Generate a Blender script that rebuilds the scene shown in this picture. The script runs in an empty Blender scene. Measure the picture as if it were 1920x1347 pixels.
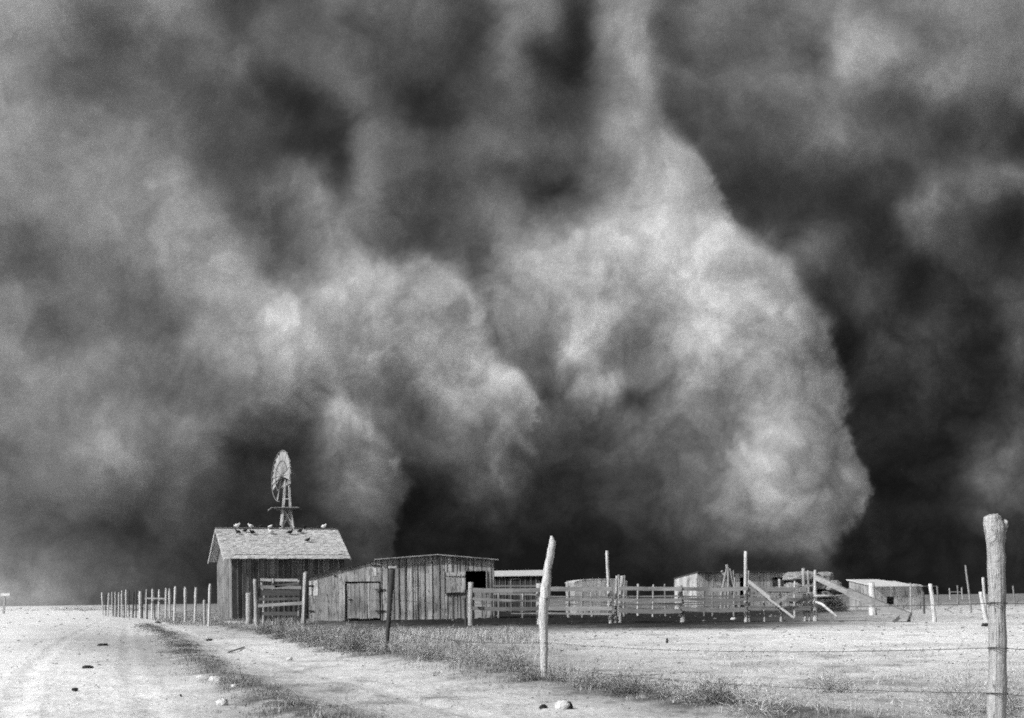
import bpy, math, random
import numpy as np
from mathutils import Vector, Matrix

# ------------------------------------------------------------------ camera, sky, sun, exposure
scn = bpy.context.scene
C = scn.collection
F = 2318.0            # focal length in pixels of the 1920 px wide photograph
HC = 1.1              # eye height, metres
CX, CY = 960.0, 1122.0
TH = math.atan(0.0125)
cam_data = bpy.data.cameras.new("camera")
cam = bpy.data.objects.new("camera", cam_data)
C.objects.link(cam)
cam_data.sensor_width = 36.0
cam_data.lens = 36.0 * F / 1920.0
cam_data.shift_y = (CY - 673.5) / 1920.0
cam_data.clip_start = 0.1
cam_data.clip_end = 6000.0
cam.matrix_world = Matrix.Translation((0, 0, HC)) @ Matrix.Rotation(math.radians(90), 4, 'X') @ Matrix.Rotation(-TH, 4, 'Z')
scn.camera = cam

SUN_DIR = Vector((-0.74, -0.42, 0.62)).normalized()     # towards the sun
world = bpy.data.worlds.new("World")
scn.world = world
world.use_nodes = True
wn = world.node_tree.nodes
wl = world.node_tree.links
wn.clear()
sky = wn.new('ShaderNodeTexSky')
sky.sky_type = 'NISHITA'
sky.sun_disc = False
sky.sun_elevation = math.asin(SUN_DIR.z)
sky.sun_rotation = math.atan2(SUN_DIR.x, SUN_DIR.y)
sky.dust_density = 4.0
bw = wn.new('ShaderNodeRGBToBW')
bg = wn.new('ShaderNodeBackground')
bg.inputs['Strength'].default_value = 0.09
wo = wn.new('ShaderNodeOutputWorld')
wl.new(sky.outputs[0], bw.inputs[0])
wl.new(bw.outputs[0], bg.inputs['Color'])
wl.new(bg.outputs[0], wo.inputs['Surface'])

sd = bpy.data.lights.new("sun", 'SUN')
sd.energy = 4.7
sd.angle = math.radians(1.2)
sd.color = (1, 1, 1)
so = bpy.data.objects.new("sun", sd)
C.objects.link(so)
so.rotation_euler = SUN_DIR.to_track_quat('Z', 'Y').to_euler()
so.location = (-40, -30, 60)

scn.view_settings.view_transform = 'Standard'
scn.view_settings.look = 'None'
scn.view_settings.exposure = 0.0
scn.view_settings.gamma = 1.0
scn.cycles.filter_width = 1.9
scn.cycles.max_bounces = 5
scn.cycles.use_denoising = False
scn.cycles.use_adaptive_sampling = True
scn.cycles.adaptive_threshold = 0.09
scn.cycles.adaptive_min_samples = 20

random.seed(7)
rng = np.random.default_rng(11)
# ------------------------------------------------------------------ measuring helpers
ct, st = math.cos(TH), math.sin(TH)


def ray(px, py):
    du, dv = px - CX, CY - py
    return (du * ct + dv * st) / F, (-du * st + dv * ct) / F


def P(px, py, d):                    # the point at distance d seen at (px, py)
    x, z = ray(px, py)
    return Vector((x * d, d, HC + z * d))


def G(px, py):                       # the ground point seen at (px, py)
    x, z = ray(px, py)
    d = -HC / z
    return Vector((x * d, d, 0))


def on(px, d):                       # a ground point in direction px at distance d
    x, z = ray(px, CY - (px - CX) * -0.0)
    return Vector(((px - CX) / F * d, d, 0))


def hit(A, B, px, py):               # where the view ray meets the upright plane through A, B: (s along A>B, z)
    x, z = ray(px, py)
    dx, dy = B[0] - A[0], B[1] - A[1]
    L = math.hypot(dx, dy)
    dx, dy = dx / L, dy / L
    # A + s*(dx,dy) = t*(x,1)
    t = (A[0] * dy - A[1] * dx) / (x * dy - dx)
    s = (t * x - A[0]) * dx + (t - A[1]) * dy
    return s, HC + z * t


def lattice(seed):
    return np.random.default_rng(seed).random((256, 256))


def vnoise(x, y, lat):
    xi, yi = np.floor(x).astype(int), np.floor(y).astype(int)
    fx, fy = x - xi, y - yi
    fx = fx * fx * fx * (fx * (fx * 6 - 15) + 10)
    fy = fy * fy * fy * (fy * (fy * 6 - 15) + 10)
    a = lat[yi & 255, xi & 255]; b = lat[yi & 255, (xi + 1) & 255]
    c = lat[(yi + 1) & 255, xi & 255]; e = lat[(yi + 1) & 255, (xi + 1) & 255]
    return (a * (1 - fx) + b * fx) * (1 - fy) + (c * (1 - fx) + e * fx) * fy - 0.5


def fbm(x, y, wl_, octv, seed, gain=0.5):
    r = 0; amp = 1.0; tot = 0
    for k in range(octv):
        r = r + amp * vnoise(x / wl_ * 2 ** k + 17.3 * k, y / wl_ * 2 ** k + 5.1 * k, lattice(seed + k))
        tot += amp; amp *= gain
    return r / tot * 2               # about -1..1


def bicubic(grid, gx, gy):
    h, w = grid.shape
    gx = np.clip(gx, 0, w - 1.001); gy = np.clip(gy, 0, h - 1.001)
    xi, yi = np.floor(gx).astype(int), np.floor(gy).astype(int)
    fx, fy = gx - xi, gy - yi

    def wts(t):
        # a blend of Catmull-Rom and B-spline: smooth without ringing
        cr = [(-t + 2 * t**2 - t**3) / 2, (2 - 5 * t**2 + 3 * t**3) / 2, (t + 4 * t**2 - 3 * t**3) / 2, (t**3 - t**2) / 2]
        bs = [(1 - t)**3 / 6, (3 * t**3 - 6 * t**2 + 4) / 6, (-3 * t**3 + 3 * t**2 + 3 * t + 1) / 6, t**3 / 6]
        return [0.7 * a + 0.3 * b for a, b in zip(cr, bs)]
    wx, wy = wts(fx), wts(fy)
    out = 0
    for j in range(4):
        row = 0
        yy = np.clip(yi + j - 1, 0, h - 1)
        for i in range(4):
            row = row + wx[i] * grid[yy, np.clip(xi + i - 1, 0, w - 1)]
        out = out + wy[j] * row
    return out


def lin(v):
    v = np.clip(np.asarray(v, float) / 255.0, 0, 1)
    return np.where(v <= 0.04045, v / 12.92, ((v + 0.055) / 1.055) ** 2.4)


# ------------------------------------------------------------------ mesh helpers
def tag(o, label=None, cat=None, group=None, kind=None):
    if label: o['label'] = label
    if cat: o['category'] = cat
    if group: o['group'] = group
    if kind: o['kind'] = kind
    return o


def empty(name, loc):
    o = bpy.data.objects.new(name, None)
    o.empty_display_size = 0.3
    C.objects.link(o)
    o.location = loc
    return o


class MB:
    def __init__(self):
        self.v = []; self.f = []; self.t = []

    def add(self, vs, fs, tone=1.0):
        n = len(self.v)
        self.v += [tuple(p) for p in vs]
        self.t += [tone] * len(vs)
        self.f += [tuple(i + n for i in f) for f in fs]

    def hexa(self, p, tone=1.0):     # 8 corners: bottom 0-3, top 4-7
        self.add(p, [(0, 3, 2, 1), (4, 5, 6, 7), (0, 1, 5, 4), (1, 2, 6, 5), (2, 3, 7, 6), (3, 0, 4, 7)], tone)

    def box(self, c, sx, sy, sz, tone=1.0, rz=0.0):
        cs, sn = math.cos(rz), math.sin(rz)
        ps = []
        for z in (-sz / 2, sz / 2):
            for x, y in ((-1, -1), (1, -1), (1, 1), (-1, 1)):
                X, Y = x * sx / 2, y * sy / 2
                ps.append((c[0] + X * cs - Y * sn, c[1] + X * sn + Y * cs, c[2] + z))
        self.hexa(ps, tone)

    def beam(self, a, b, w, h, tone=1.0, up=(0, 0, 1), bow=0.0, segs=1):
        # a board from a to b, h along up, w across
        a, b = Vector(a), Vector(b)
        d = (b - a).normalized()
        up = Vector(up)
        side = d.cross(up)
        if side.length < 1e-4: side = d.cross(Vector((1, 0, 0)))
        side.normalize()
        u = side.cross(d).normalized()
        rings = []
        for k in range(segs + 1):
            t = k / segs
            c = a.lerp(b, t) + u * bow * math.sin(math.pi * t)
            hh = h * (1 + (random.uniform(-.06, .06) if segs > 1 else 0))
            rings.append([c - side * w / 2 - u * hh / 2, c + side * w / 2 - u * hh / 2, c + side * w / 2 + u * hh / 2, c - side * w / 2 + u * hh / 2])
        vs = [p for r in rings for p in r]
        fs = [(0, 1, 2, 3)]
        for k in range(segs):
            o = 4 * k
            for i in range(4):
                j = (i + 1) % 4
                fs.append((o + i, o + 4 + i, o + 4 + j, o + j))
        o = 4 * segs
        fs.append((o + 3, o + 2, o + 1, o))
        self.add(vs, fs, tone)

    def tube(self, pts, rad, n=8, tone=1.0, jit=0.0, cap=True, squash=1.0):
        pts = [Vector(p) for p in pts]
        if not isinstance(rad, (list, tuple)): rad = [rad] * len(pts)
        vs = []
        ref = Vector((0, 1, 0)) if abs((pts[-1] - pts[0]).normalized().y) < .9 else Vector((1, 0, 0))
        for k, p in enumerate(pts):
            d = (pts[min(k + 1, len(pts) - 1)] - pts[max(k - 1, 0)]).normalized()
            s = d.cross(ref).normalized(); u = s.cross(d).normalized()
            for i in range(n):
                a = 2 * math.pi * i / n
                r = rad[k] * (1 + random.uniform(-jit, jit))
                vs.append(p + s * math.cos(a) * r + u * math.sin(a) * r * squash)
        fs = []
        for k in range(len(pts) - 1):
            for i in range(n):
                j = (i + 1) % n
                fs.append((k * n + i, k * n + j, (k + 1) * n + j, (k + 1) * n + i))
        if cap:
            fs.append(tuple(range(n))[::-1])
            fs.append(tuple((len(pts) - 1) * n + i for i in range(n)))
        self.add(vs, fs, tone)

    def build(self, name, mat, parent=None, smooth=False, origin=None):
        m = bpy.data.meshes.new(name)
        if parent is not None:
            q = parent; off = Vector((0, 0, 0))
            while q is not None:
                off = off + q.location; q = q.parent
        elif origin is not None:
            off = Vector(origin)
        else:
            off = Vector((0, 0, 0))
        vs = [(p[0] - off.x, p[1] - off.y, p[2] - off.z) for p in self.v]
        m.from_pydata(vs, [], self.f)
        at = m.attributes.new('tone', 'FLOAT', 'POINT')
        at.data.foreach_set('value', np.array(self.t, dtype=np.float32))
        m.materials.append(mat)
        if smooth:
            m.polygons.foreach_set('use_smooth', [True] * len(m.polygons))
        m.update()
        o = bpy.data.objects.new(name, m)
        C.objects.link(o)
        if parent is not None:
            o.parent = parent
        elif origin is not None:
            o.location = off
        return o


# ------------------------------------------------------------------ materials (all greys: the photograph is monochrome)
def material(name, base, var=0.35, scale=(6, 6, 6), detail=6, rough=0.9, var2=0.2, scale2=40.0, bump=0.3, bump_d=0.02, stain=0.0, metallic=0.0, crack=None):
    m = bpy.data.materials.new(name)
    m.use_nodes = True
    nt = m.node_tree; N = nt.nodes; Lk = nt.links
    N.clear()
    out = N.new('ShaderNodeOutputMaterial')
    bs = N.new('ShaderNodeBsdfPrincipled')
    bs.inputs['Roughness'].default_value = rough
    bs.inputs['Specular IOR Level'].default_value = 0.2
    bs.inputs['Metallic'].default_value = metallic
    Lk.new(bs.outputs[0], out.inputs[0])
    tc = N.new('ShaderNodeTexCoord')
    mp = N.new('ShaderNodeMapping')
    mp.inputs['Scale'].default_value = scale
    Lk.new(tc.outputs['Object'], mp.inputs[0])
    n1 = N.new('ShaderNodeTexNoise')
    n1.inputs['Scale'].default_value = 1.0
    n1.inputs['Detail'].default_value = detail
    n1.inputs['Roughness'].default_value = 0.62
    Lk.new(mp.outputs[0], n1.inputs['Vector'])
    n2 = N.new('ShaderNodeTexNoise')
    n2.inputs['Scale'].default_value = scale2
    n2.inputs['Detail'].default_value = 3
    Lk.new(tc.outputs['Object'], n2.inputs['Vector'])
    at = N.new('ShaderNodeAttribute'); at.attribute_name = 'tone'

    def math_(op, a, b=None, c=None):
        q = N.new('ShaderNodeMath'); q.operation = op
        for i, s in enumerate((a, b, c)):
            if s is None: continue
            if isinstance(s, (int, float)): q.inputs[i].default_value = s
            else: Lk.new(s, q.inputs[i])
        return q.outputs[0]
    a1 = math_('MULTIPLY_ADD', n1.outputs[0], 2 * var * 1.6, 1 - var * 1.6)
    a2 = math_('MULTIPLY_ADD', n2.outputs[0], 2 * var2 * 1.6, 1 - var2 * 1.6)
    v = math_('MULTIPLY', a1, a2)
    v = math_('MULTIPLY', v, at.outputs['Fac'])
    if stain > 0:
        n3 = N.new('ShaderNodeTexNoise')
        n3.inputs['Scale'].default_value = 0.9
        n3.inputs['Detail'].default_value = 4
        Lk.new(tc.outputs['Object'], n3.inputs['Vector'])
        mr = N.new('ShaderNodeMapRange')
        mr.inputs['From Min'].default_value = 0.5; mr.inputs['From Max'].default_value = 0.65
        mr.inputs['To Min'].default_value = 1.0; mr.inputs['To Max'].default_value = 1 - stain
        Lk.new(n3.outputs[0], mr.inputs[0])
        v = math_('MULTIPLY', v, mr.outputs[0])
    if crack:
        mp2 = N.new('ShaderNodeMapping'); mp2.inputs['Scale'].default_value = crack
        Lk.new(tc.outputs['Object'], mp2.inputs[0])
        n4 = N.new('ShaderNodeTexNoise'); n4.inputs['Scale'].default_value = 1.0; n4.inputs['Detail'].default_value = 2
        Lk.new(mp2.outputs[0], n4.inputs['Vector'])
        ab = math_('ABSOLUTE', math_('SUBTRACT', n4.outputs[0], 0.5))
        mr2 = N.new('ShaderNodeMapRange')
        mr2.inputs['From Min'].default_value = 0.004; mr2.inputs['From Max'].default_value = 0.022
        mr2.inputs['To Min'].default_value = 0.3; mr2.inputs['To Max'].default_value = 1.0
        Lk.new(ab, mr2.inputs[0])
        v = math_('MULTIPLY', v, mr2.outputs[0])
    v = math_('MULTIPLY', v, base)
    v = math_('MINIMUM', v, 0.88)
    cb = N.new('ShaderNodeCombineColor')
    for i in range(3): Lk.new(v, cb.inputs[i])
    Lk.new(cb.outputs[0], bs.inputs['Base Color'])
    if bump > 0:
        bp = N.new('ShaderNodeBump')
        bp.inputs['Strength'].default_value = bump
        bp.inputs['Distance'].default_value = bump_d
        Lk.new(math_('ADD', n1.outputs[0], math_('MULTIPLY', n2.outputs[0], 0.5)), bp.inputs['Height'])
        Lk.new(bp.outputs[0], bs.inputs['Normal'])
    return m


M = {}
M['board'] = material('weathered_boards', 0.36, 0.36, (9, 9, 0.6), 7, var2=0.25, scale2=14, stain=0.38, crack=(5, 5, 0.5))
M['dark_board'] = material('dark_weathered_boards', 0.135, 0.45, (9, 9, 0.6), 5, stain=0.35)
M['shingle'] = material('sunbleached_shingles', 0.47, 0.24, (5, 5, 5), 7, var2=0.22, scale2=9, bump=0.6, stain=0.12)
M['roofing'] = material('pale_sheet_roofing', 0.45, 0.18, (3, 3, 3), 4)
M['dark_roof'] = material('tarred_roofing', 0.05, 0.3, (3, 3, 3), 4)
M['log'] = material('barkless_log', 0.37, 0.36, (26, 26, 1.6), 7, var2=0.14, scale2=22, bump=1.0, bump_d=0.03, stain=0.3, crack=(24, 24, 1.3))
M['pale_log'] = material('bleached_log', 0.50, 0.34, (24, 24, 1.4), 6, var2=0.15, bump=0.8, stain=0.25, crack=(20, 20, 1.2))
M['dark_log'] = material('charred_log', 0.055, 0.4, (16, 16, 2.0), 6, bump=0.6)
M['rail'] = material('weathered_rail', 0.24, 0.38, (1.2, 14, 14), 6, var2=0.2, stain=0.3)
M['lath'] = material('pale_plank', 0.42, 0.22, (4, 4, 4), 6, var2=0.2)
M['iron'] = material('rusty_iron', 0.03, 0.3, (10, 10, 10), 3)
M['galv'] = material('galvanised_sheet', 0.29, 0.18, (1.5, 1.5, 1.5), 5, rough=0.6)
M['wire'] = material('barbed_wire_steel', 0.05, 0.1, (5, 5, 5), 2, bump=0)
M['stone'] = material('pale_stone', 0.56, 0.18, (6, 6, 6), 6, bump=0.8, bump_d=0.03)
M['clod'] = material('dark_clod', 0.03, 0.4, (9, 9, 9), 6, bump=0.8, bump_d=0.03)
M['hay'] = material('weathered_hay', 0.26, 0.45, (5, 5, 9), 8, var2=0.35, scale2=22, bump=0.9, bump_d=0.08)
M['dark_bird'] = material('dark_feathers', 0.03, 0.3, (12, 12, 12), 3)
M['pale_bird'] = material('pale_feathers', 0.75, 0.15, (12, 12, 12), 3)
M['grass'] = material('dry_grass', 0.34, 0.3, (1.5, 1.5, 1.5), 4, var2=0.1, bump=0)
M['brush'] = material('dead_brush', 0.22, 0.35, (3, 3, 3), 4, var2=0.1, bump=0)

# ------------------------------------------------------------------ ground: one sheet out to the storm
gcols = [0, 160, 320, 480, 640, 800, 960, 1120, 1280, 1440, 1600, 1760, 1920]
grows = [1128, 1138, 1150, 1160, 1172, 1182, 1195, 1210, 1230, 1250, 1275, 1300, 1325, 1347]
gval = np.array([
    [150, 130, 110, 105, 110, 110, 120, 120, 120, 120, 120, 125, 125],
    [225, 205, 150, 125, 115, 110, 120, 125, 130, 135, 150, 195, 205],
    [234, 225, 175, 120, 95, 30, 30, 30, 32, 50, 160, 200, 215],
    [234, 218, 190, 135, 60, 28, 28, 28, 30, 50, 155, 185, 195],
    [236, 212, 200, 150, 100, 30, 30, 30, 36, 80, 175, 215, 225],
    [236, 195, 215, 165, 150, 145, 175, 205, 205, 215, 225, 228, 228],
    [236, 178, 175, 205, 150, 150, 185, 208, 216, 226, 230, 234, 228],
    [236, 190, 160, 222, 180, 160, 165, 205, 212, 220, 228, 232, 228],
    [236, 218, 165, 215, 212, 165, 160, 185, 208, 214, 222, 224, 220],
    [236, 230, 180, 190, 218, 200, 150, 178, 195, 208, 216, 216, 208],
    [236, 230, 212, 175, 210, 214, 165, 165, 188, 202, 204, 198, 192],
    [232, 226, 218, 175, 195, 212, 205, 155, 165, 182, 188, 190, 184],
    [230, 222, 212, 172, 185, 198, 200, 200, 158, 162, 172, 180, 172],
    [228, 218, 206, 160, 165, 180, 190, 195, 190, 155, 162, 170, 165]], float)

ys = np.concatenate([np.linspace(-80, 3, 24)[:-1], np.geomspace(3, 1400, 620)])
us = np.concatenate([np.linspace(-2.2, -0.46, 30)[:-1], np.linspace(-0.46, 0.46, 760), np.linspace(0.46, 2.2, 30)[1:]])
YY, UU = np.meshgrid(ys, us, indexing='ij')
WW = np.sqrt(YY ** 2 + 12.0 ** 2)
XX = UU * WW


def to_px(X, Y, Z):
    Ys = np.maximum(Y, 1.0)
    xr, zr = X / Ys * F, (Z - HC) / Ys * F
    return CX + xr * ct - zr * st, CY - (xr * st + zr * ct)


def seg_dist(px, py, pts):
    best = np.full(px.shape, 1e9); 
    for (ax, ay), (bx, by) in zip(pts[:-1], pts[1:]):
        dx, dy = bx - ax, by - ay
        t = np.clip(((px - ax) * dx + (py - ay) * dy) / (dx * dx + dy * dy), 0, 1)
        best = np.minimum(best, np.hypot(px - ax - t * dx, py - ay - t * dy))
    return best


def wpath(pix):                       # a line of ground pixels as ground metres
    return [(G(x, y).x, G(x, y).y) for x, y in pix]


FENCE_BRUSH = wpath([(400, 1172), (500, 1188), (600, 1208), (700, 1228), (800, 1240), (960, 1275), (1080, 1290), (1200, 1308), (1340, 1322), (1500, 1340), (1700, 1372)])
RUT_RIDGE = wpath([(270, 1172), (320, 1195), (345, 1215), (375, 1245), (420, 1275), (470, 1300), (520, 1322), (600, 1352), (700, 1400)])

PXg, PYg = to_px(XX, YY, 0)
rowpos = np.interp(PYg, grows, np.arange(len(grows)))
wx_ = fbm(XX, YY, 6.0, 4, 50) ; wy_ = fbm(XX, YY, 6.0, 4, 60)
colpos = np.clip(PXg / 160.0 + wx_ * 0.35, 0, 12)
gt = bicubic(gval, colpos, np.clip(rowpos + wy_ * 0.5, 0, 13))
d_f = seg_dist(XX, YY, FENCE_BRUSH); d_r = seg_dist(XX, YY, RUT_RIDGE)
brk = np.clip(0.6 + fbm(XX, YY, 1.6, 4, 70), 0, 1)
near = (YY > 2)
gt = np.where(near, gt, 200.0)
gt = gt - 62 * np.exp(-(d_f / 0.45) ** 2) * brk * near
brk2 = np.clip(0.42 + 2.0 * fbm(XX, YY, 0.8, 5, 75, 0.75), 0, 1.3)
d_r = d_r + 0.22 * fbm(XX, YY, 0.9, 3, 77)
d_f = d_f + 0.2 * fbm(XX, YY, 0.9, 3, 78)
gt = gt - 85 * np.exp(-(d_r / 0.38) ** 2) * brk2 * near
gt = gt - 30 * np.exp(-(d_f / 0.5) ** 2) * brk2 * near
# patchy wear: litter, dung and cracked crust
pat = fbm(XX, YY, 2.2, 5, 80, 0.6)
gt = gt - 60 * np.clip(pat - 0.12, 0, 1) * np.clip((PXg - 100) / 700, 0.15, 1)
pat2 = fbm(XX, YY * 0.6, 0.7, 4, 90, 0.6)
gt = gt - 110 * np.clip(pat2 - 0.24, 0, 1) * np.clip((PXg - 150) / 500, 0.3, 1)
pat3 = fbm(XX, YY, 0.3, 3, 95, 0.6)
gt = gt - 90 * np.clip(pat3 - 0.3, 0, 1) * np.clip((PXg - 300) / 500, 0.25, 1)
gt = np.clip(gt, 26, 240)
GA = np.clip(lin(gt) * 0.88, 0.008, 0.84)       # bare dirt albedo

relief = 0.035 * fbm(XX, YY, 5.0, 4, 20) + 0.012 * fbm(XX, YY, 0.6, 4, 30)
RUTS = [wpath([(300, 1168), (400, 1205), (520, 1245), (700, 1290), (900, 1345), (1100, 1410)]), wpath([(240, 1172), (235, 1210), (240, 1250), (265, 1300), (300, 1347), (350, 1420)]), wpath([(200, 1160), (120, 1200), (60, 1250), (10, 1347)])]
for q_ in RUTS:
    dq = seg_dist(XX + 0.10 * fbm(XX, YY, 1.0, 2, 41), YY, q_)
    relief -= 0.018 * np.exp(-(dq / 0.13) ** 2) * near * np.clip(0.7 + fbm(XX, YY, 2.0, 3, 47), 0, 1)
    relief += 0.006 * np.exp(-((dq - 0.24) / 0.10) ** 2) * near
relief += 0.010 * fbm(XX, YY, 0.25, 3, 44) * near
relief += 0.06 * np.exp(-(d_f / 0.5) ** 2) + 0.06 * np.exp(-(d_r / 0.4) ** 2)
lump = np.exp(-((PXg - 1060) / 420) ** 4) * np.exp(-((YY - 57) / 6.0) ** 2)
relief += lump * (0.10 + 0.22 * fbm(XX, YY, 0.9, 5, 35, 0.65))
relief *= np.clip(1 - (YY - 150) / 200, 0, 1)
relief = np.where(YY < 2, relief * 0.3, relief)
nr, nc = XX.shape
verts = np.stack([XX, YY, relief], -1).reshape(-1, 3)
idx = np.arange(nr * nc).reshape(nr, nc)
quads = np.stack([idx[:-1, :-1], idx[:-1, 1:], idx[1:, 1:], idx[1:, :-1]], -1).reshape(-1, 4)


def np_mesh(name, verts, quads, attrs, mat, smooth=True):
    m = bpy.data.meshes.new(name)
    m.vertices.add(len(verts)); m.vertices.foreach_set('co', verts.astype(np.float32).ravel())
    k = quads.shape[1]
    m.loops.add(quads.size); m.loops.foreach_set('vertex_index', quads.astype(np.int32).ravel())
    m.polygons.add(len(quads))
    m.polygons.foreach_set('loop_start', np.arange(0, quads.size, k, dtype=np.int32))
    m.polygons.foreach_set('loop_total', np.full(len(quads), k, dtype=np.int32))
    if smooth: m.polygons.foreach_set('use_smooth', np.ones(len(quads), dtype=bool))
    for an, av in attrs.items():
        a = m.attributes.new(an, 'FLOAT', 'POINT'); a.data.foreach_set('value', av.astype(np.float32).ravel())
    m.materials.append(mat)
    m.update(calc_edges=True)
    m.validate()
    o = bpy.data.objects.new(name, m); C.objects.link(o)
    return o


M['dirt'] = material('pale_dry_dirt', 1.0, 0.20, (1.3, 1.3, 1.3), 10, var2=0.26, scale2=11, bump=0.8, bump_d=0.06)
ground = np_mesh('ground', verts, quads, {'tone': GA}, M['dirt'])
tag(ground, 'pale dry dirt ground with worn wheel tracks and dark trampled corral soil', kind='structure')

import bisect
def ground_z(x, y):
    w = math.sqrt(y * y + 144.0); u = x / w
    r = min(max(bisect.bisect_left(ys, y), 0), nr - 1); c = min(max(bisect.bisect_left(us, u), 0), nc - 1)
    return float(relief[r, c])


# ------------------------------------------------------------------ the dust storm: a rolling wall of dust 800 m off
sv = np.array([  # cloud tones with light, shade and low haze painted into the albedo
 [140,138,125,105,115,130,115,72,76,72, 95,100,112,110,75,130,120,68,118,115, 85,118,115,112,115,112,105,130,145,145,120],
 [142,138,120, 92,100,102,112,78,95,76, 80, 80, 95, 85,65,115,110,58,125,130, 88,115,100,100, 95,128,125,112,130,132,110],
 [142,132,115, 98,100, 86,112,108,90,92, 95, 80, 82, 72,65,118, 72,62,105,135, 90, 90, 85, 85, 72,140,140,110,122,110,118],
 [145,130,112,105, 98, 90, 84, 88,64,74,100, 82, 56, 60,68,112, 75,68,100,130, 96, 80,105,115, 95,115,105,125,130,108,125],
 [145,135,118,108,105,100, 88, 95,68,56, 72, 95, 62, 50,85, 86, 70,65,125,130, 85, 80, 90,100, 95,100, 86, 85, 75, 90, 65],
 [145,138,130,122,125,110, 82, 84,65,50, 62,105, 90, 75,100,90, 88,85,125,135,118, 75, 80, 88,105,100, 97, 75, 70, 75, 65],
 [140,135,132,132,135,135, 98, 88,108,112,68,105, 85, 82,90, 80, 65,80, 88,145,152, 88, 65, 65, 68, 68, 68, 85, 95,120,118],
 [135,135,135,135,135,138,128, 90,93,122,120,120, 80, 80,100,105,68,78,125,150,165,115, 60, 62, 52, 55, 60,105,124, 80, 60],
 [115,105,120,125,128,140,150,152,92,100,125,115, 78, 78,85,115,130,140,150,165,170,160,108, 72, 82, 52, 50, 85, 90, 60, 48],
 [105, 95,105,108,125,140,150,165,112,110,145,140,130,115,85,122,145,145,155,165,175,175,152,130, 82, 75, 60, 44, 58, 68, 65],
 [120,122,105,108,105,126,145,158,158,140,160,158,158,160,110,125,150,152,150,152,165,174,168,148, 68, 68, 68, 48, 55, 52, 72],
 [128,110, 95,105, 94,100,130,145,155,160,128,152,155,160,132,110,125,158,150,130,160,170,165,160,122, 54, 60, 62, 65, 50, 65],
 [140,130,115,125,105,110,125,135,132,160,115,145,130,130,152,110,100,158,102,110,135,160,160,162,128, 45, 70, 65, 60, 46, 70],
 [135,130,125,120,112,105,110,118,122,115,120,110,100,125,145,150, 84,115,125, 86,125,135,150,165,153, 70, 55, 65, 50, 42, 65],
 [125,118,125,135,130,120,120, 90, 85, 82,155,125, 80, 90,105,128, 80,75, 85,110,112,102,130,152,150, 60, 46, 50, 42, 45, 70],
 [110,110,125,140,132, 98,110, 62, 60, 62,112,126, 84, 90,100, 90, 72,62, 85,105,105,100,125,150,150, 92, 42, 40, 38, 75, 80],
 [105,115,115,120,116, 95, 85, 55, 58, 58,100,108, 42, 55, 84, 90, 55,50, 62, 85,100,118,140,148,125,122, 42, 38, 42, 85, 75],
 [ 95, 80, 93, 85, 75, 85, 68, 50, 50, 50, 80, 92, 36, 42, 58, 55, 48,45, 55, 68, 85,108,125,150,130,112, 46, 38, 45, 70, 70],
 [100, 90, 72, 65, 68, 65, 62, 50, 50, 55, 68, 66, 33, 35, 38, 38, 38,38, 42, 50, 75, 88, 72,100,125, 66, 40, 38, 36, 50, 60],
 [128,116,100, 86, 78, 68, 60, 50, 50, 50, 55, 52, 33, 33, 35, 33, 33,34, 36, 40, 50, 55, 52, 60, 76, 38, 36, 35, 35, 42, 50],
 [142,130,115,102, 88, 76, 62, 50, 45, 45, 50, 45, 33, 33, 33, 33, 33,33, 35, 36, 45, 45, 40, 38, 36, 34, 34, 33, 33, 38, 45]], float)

sx = np.concatenate([np.linspace(-2600, -60, 60)[:-1], np.arange(-60, 1981, 3.2), np.linspace(1981, 4500, 60)[1:]])
sy = np.concatenate([np.linspace(-900, -60, 30)[:-1], np.arange(-60, 1150, 3.4)])
PY, PX = np.meshgrid(sy, sx, indexing='ij')
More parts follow.
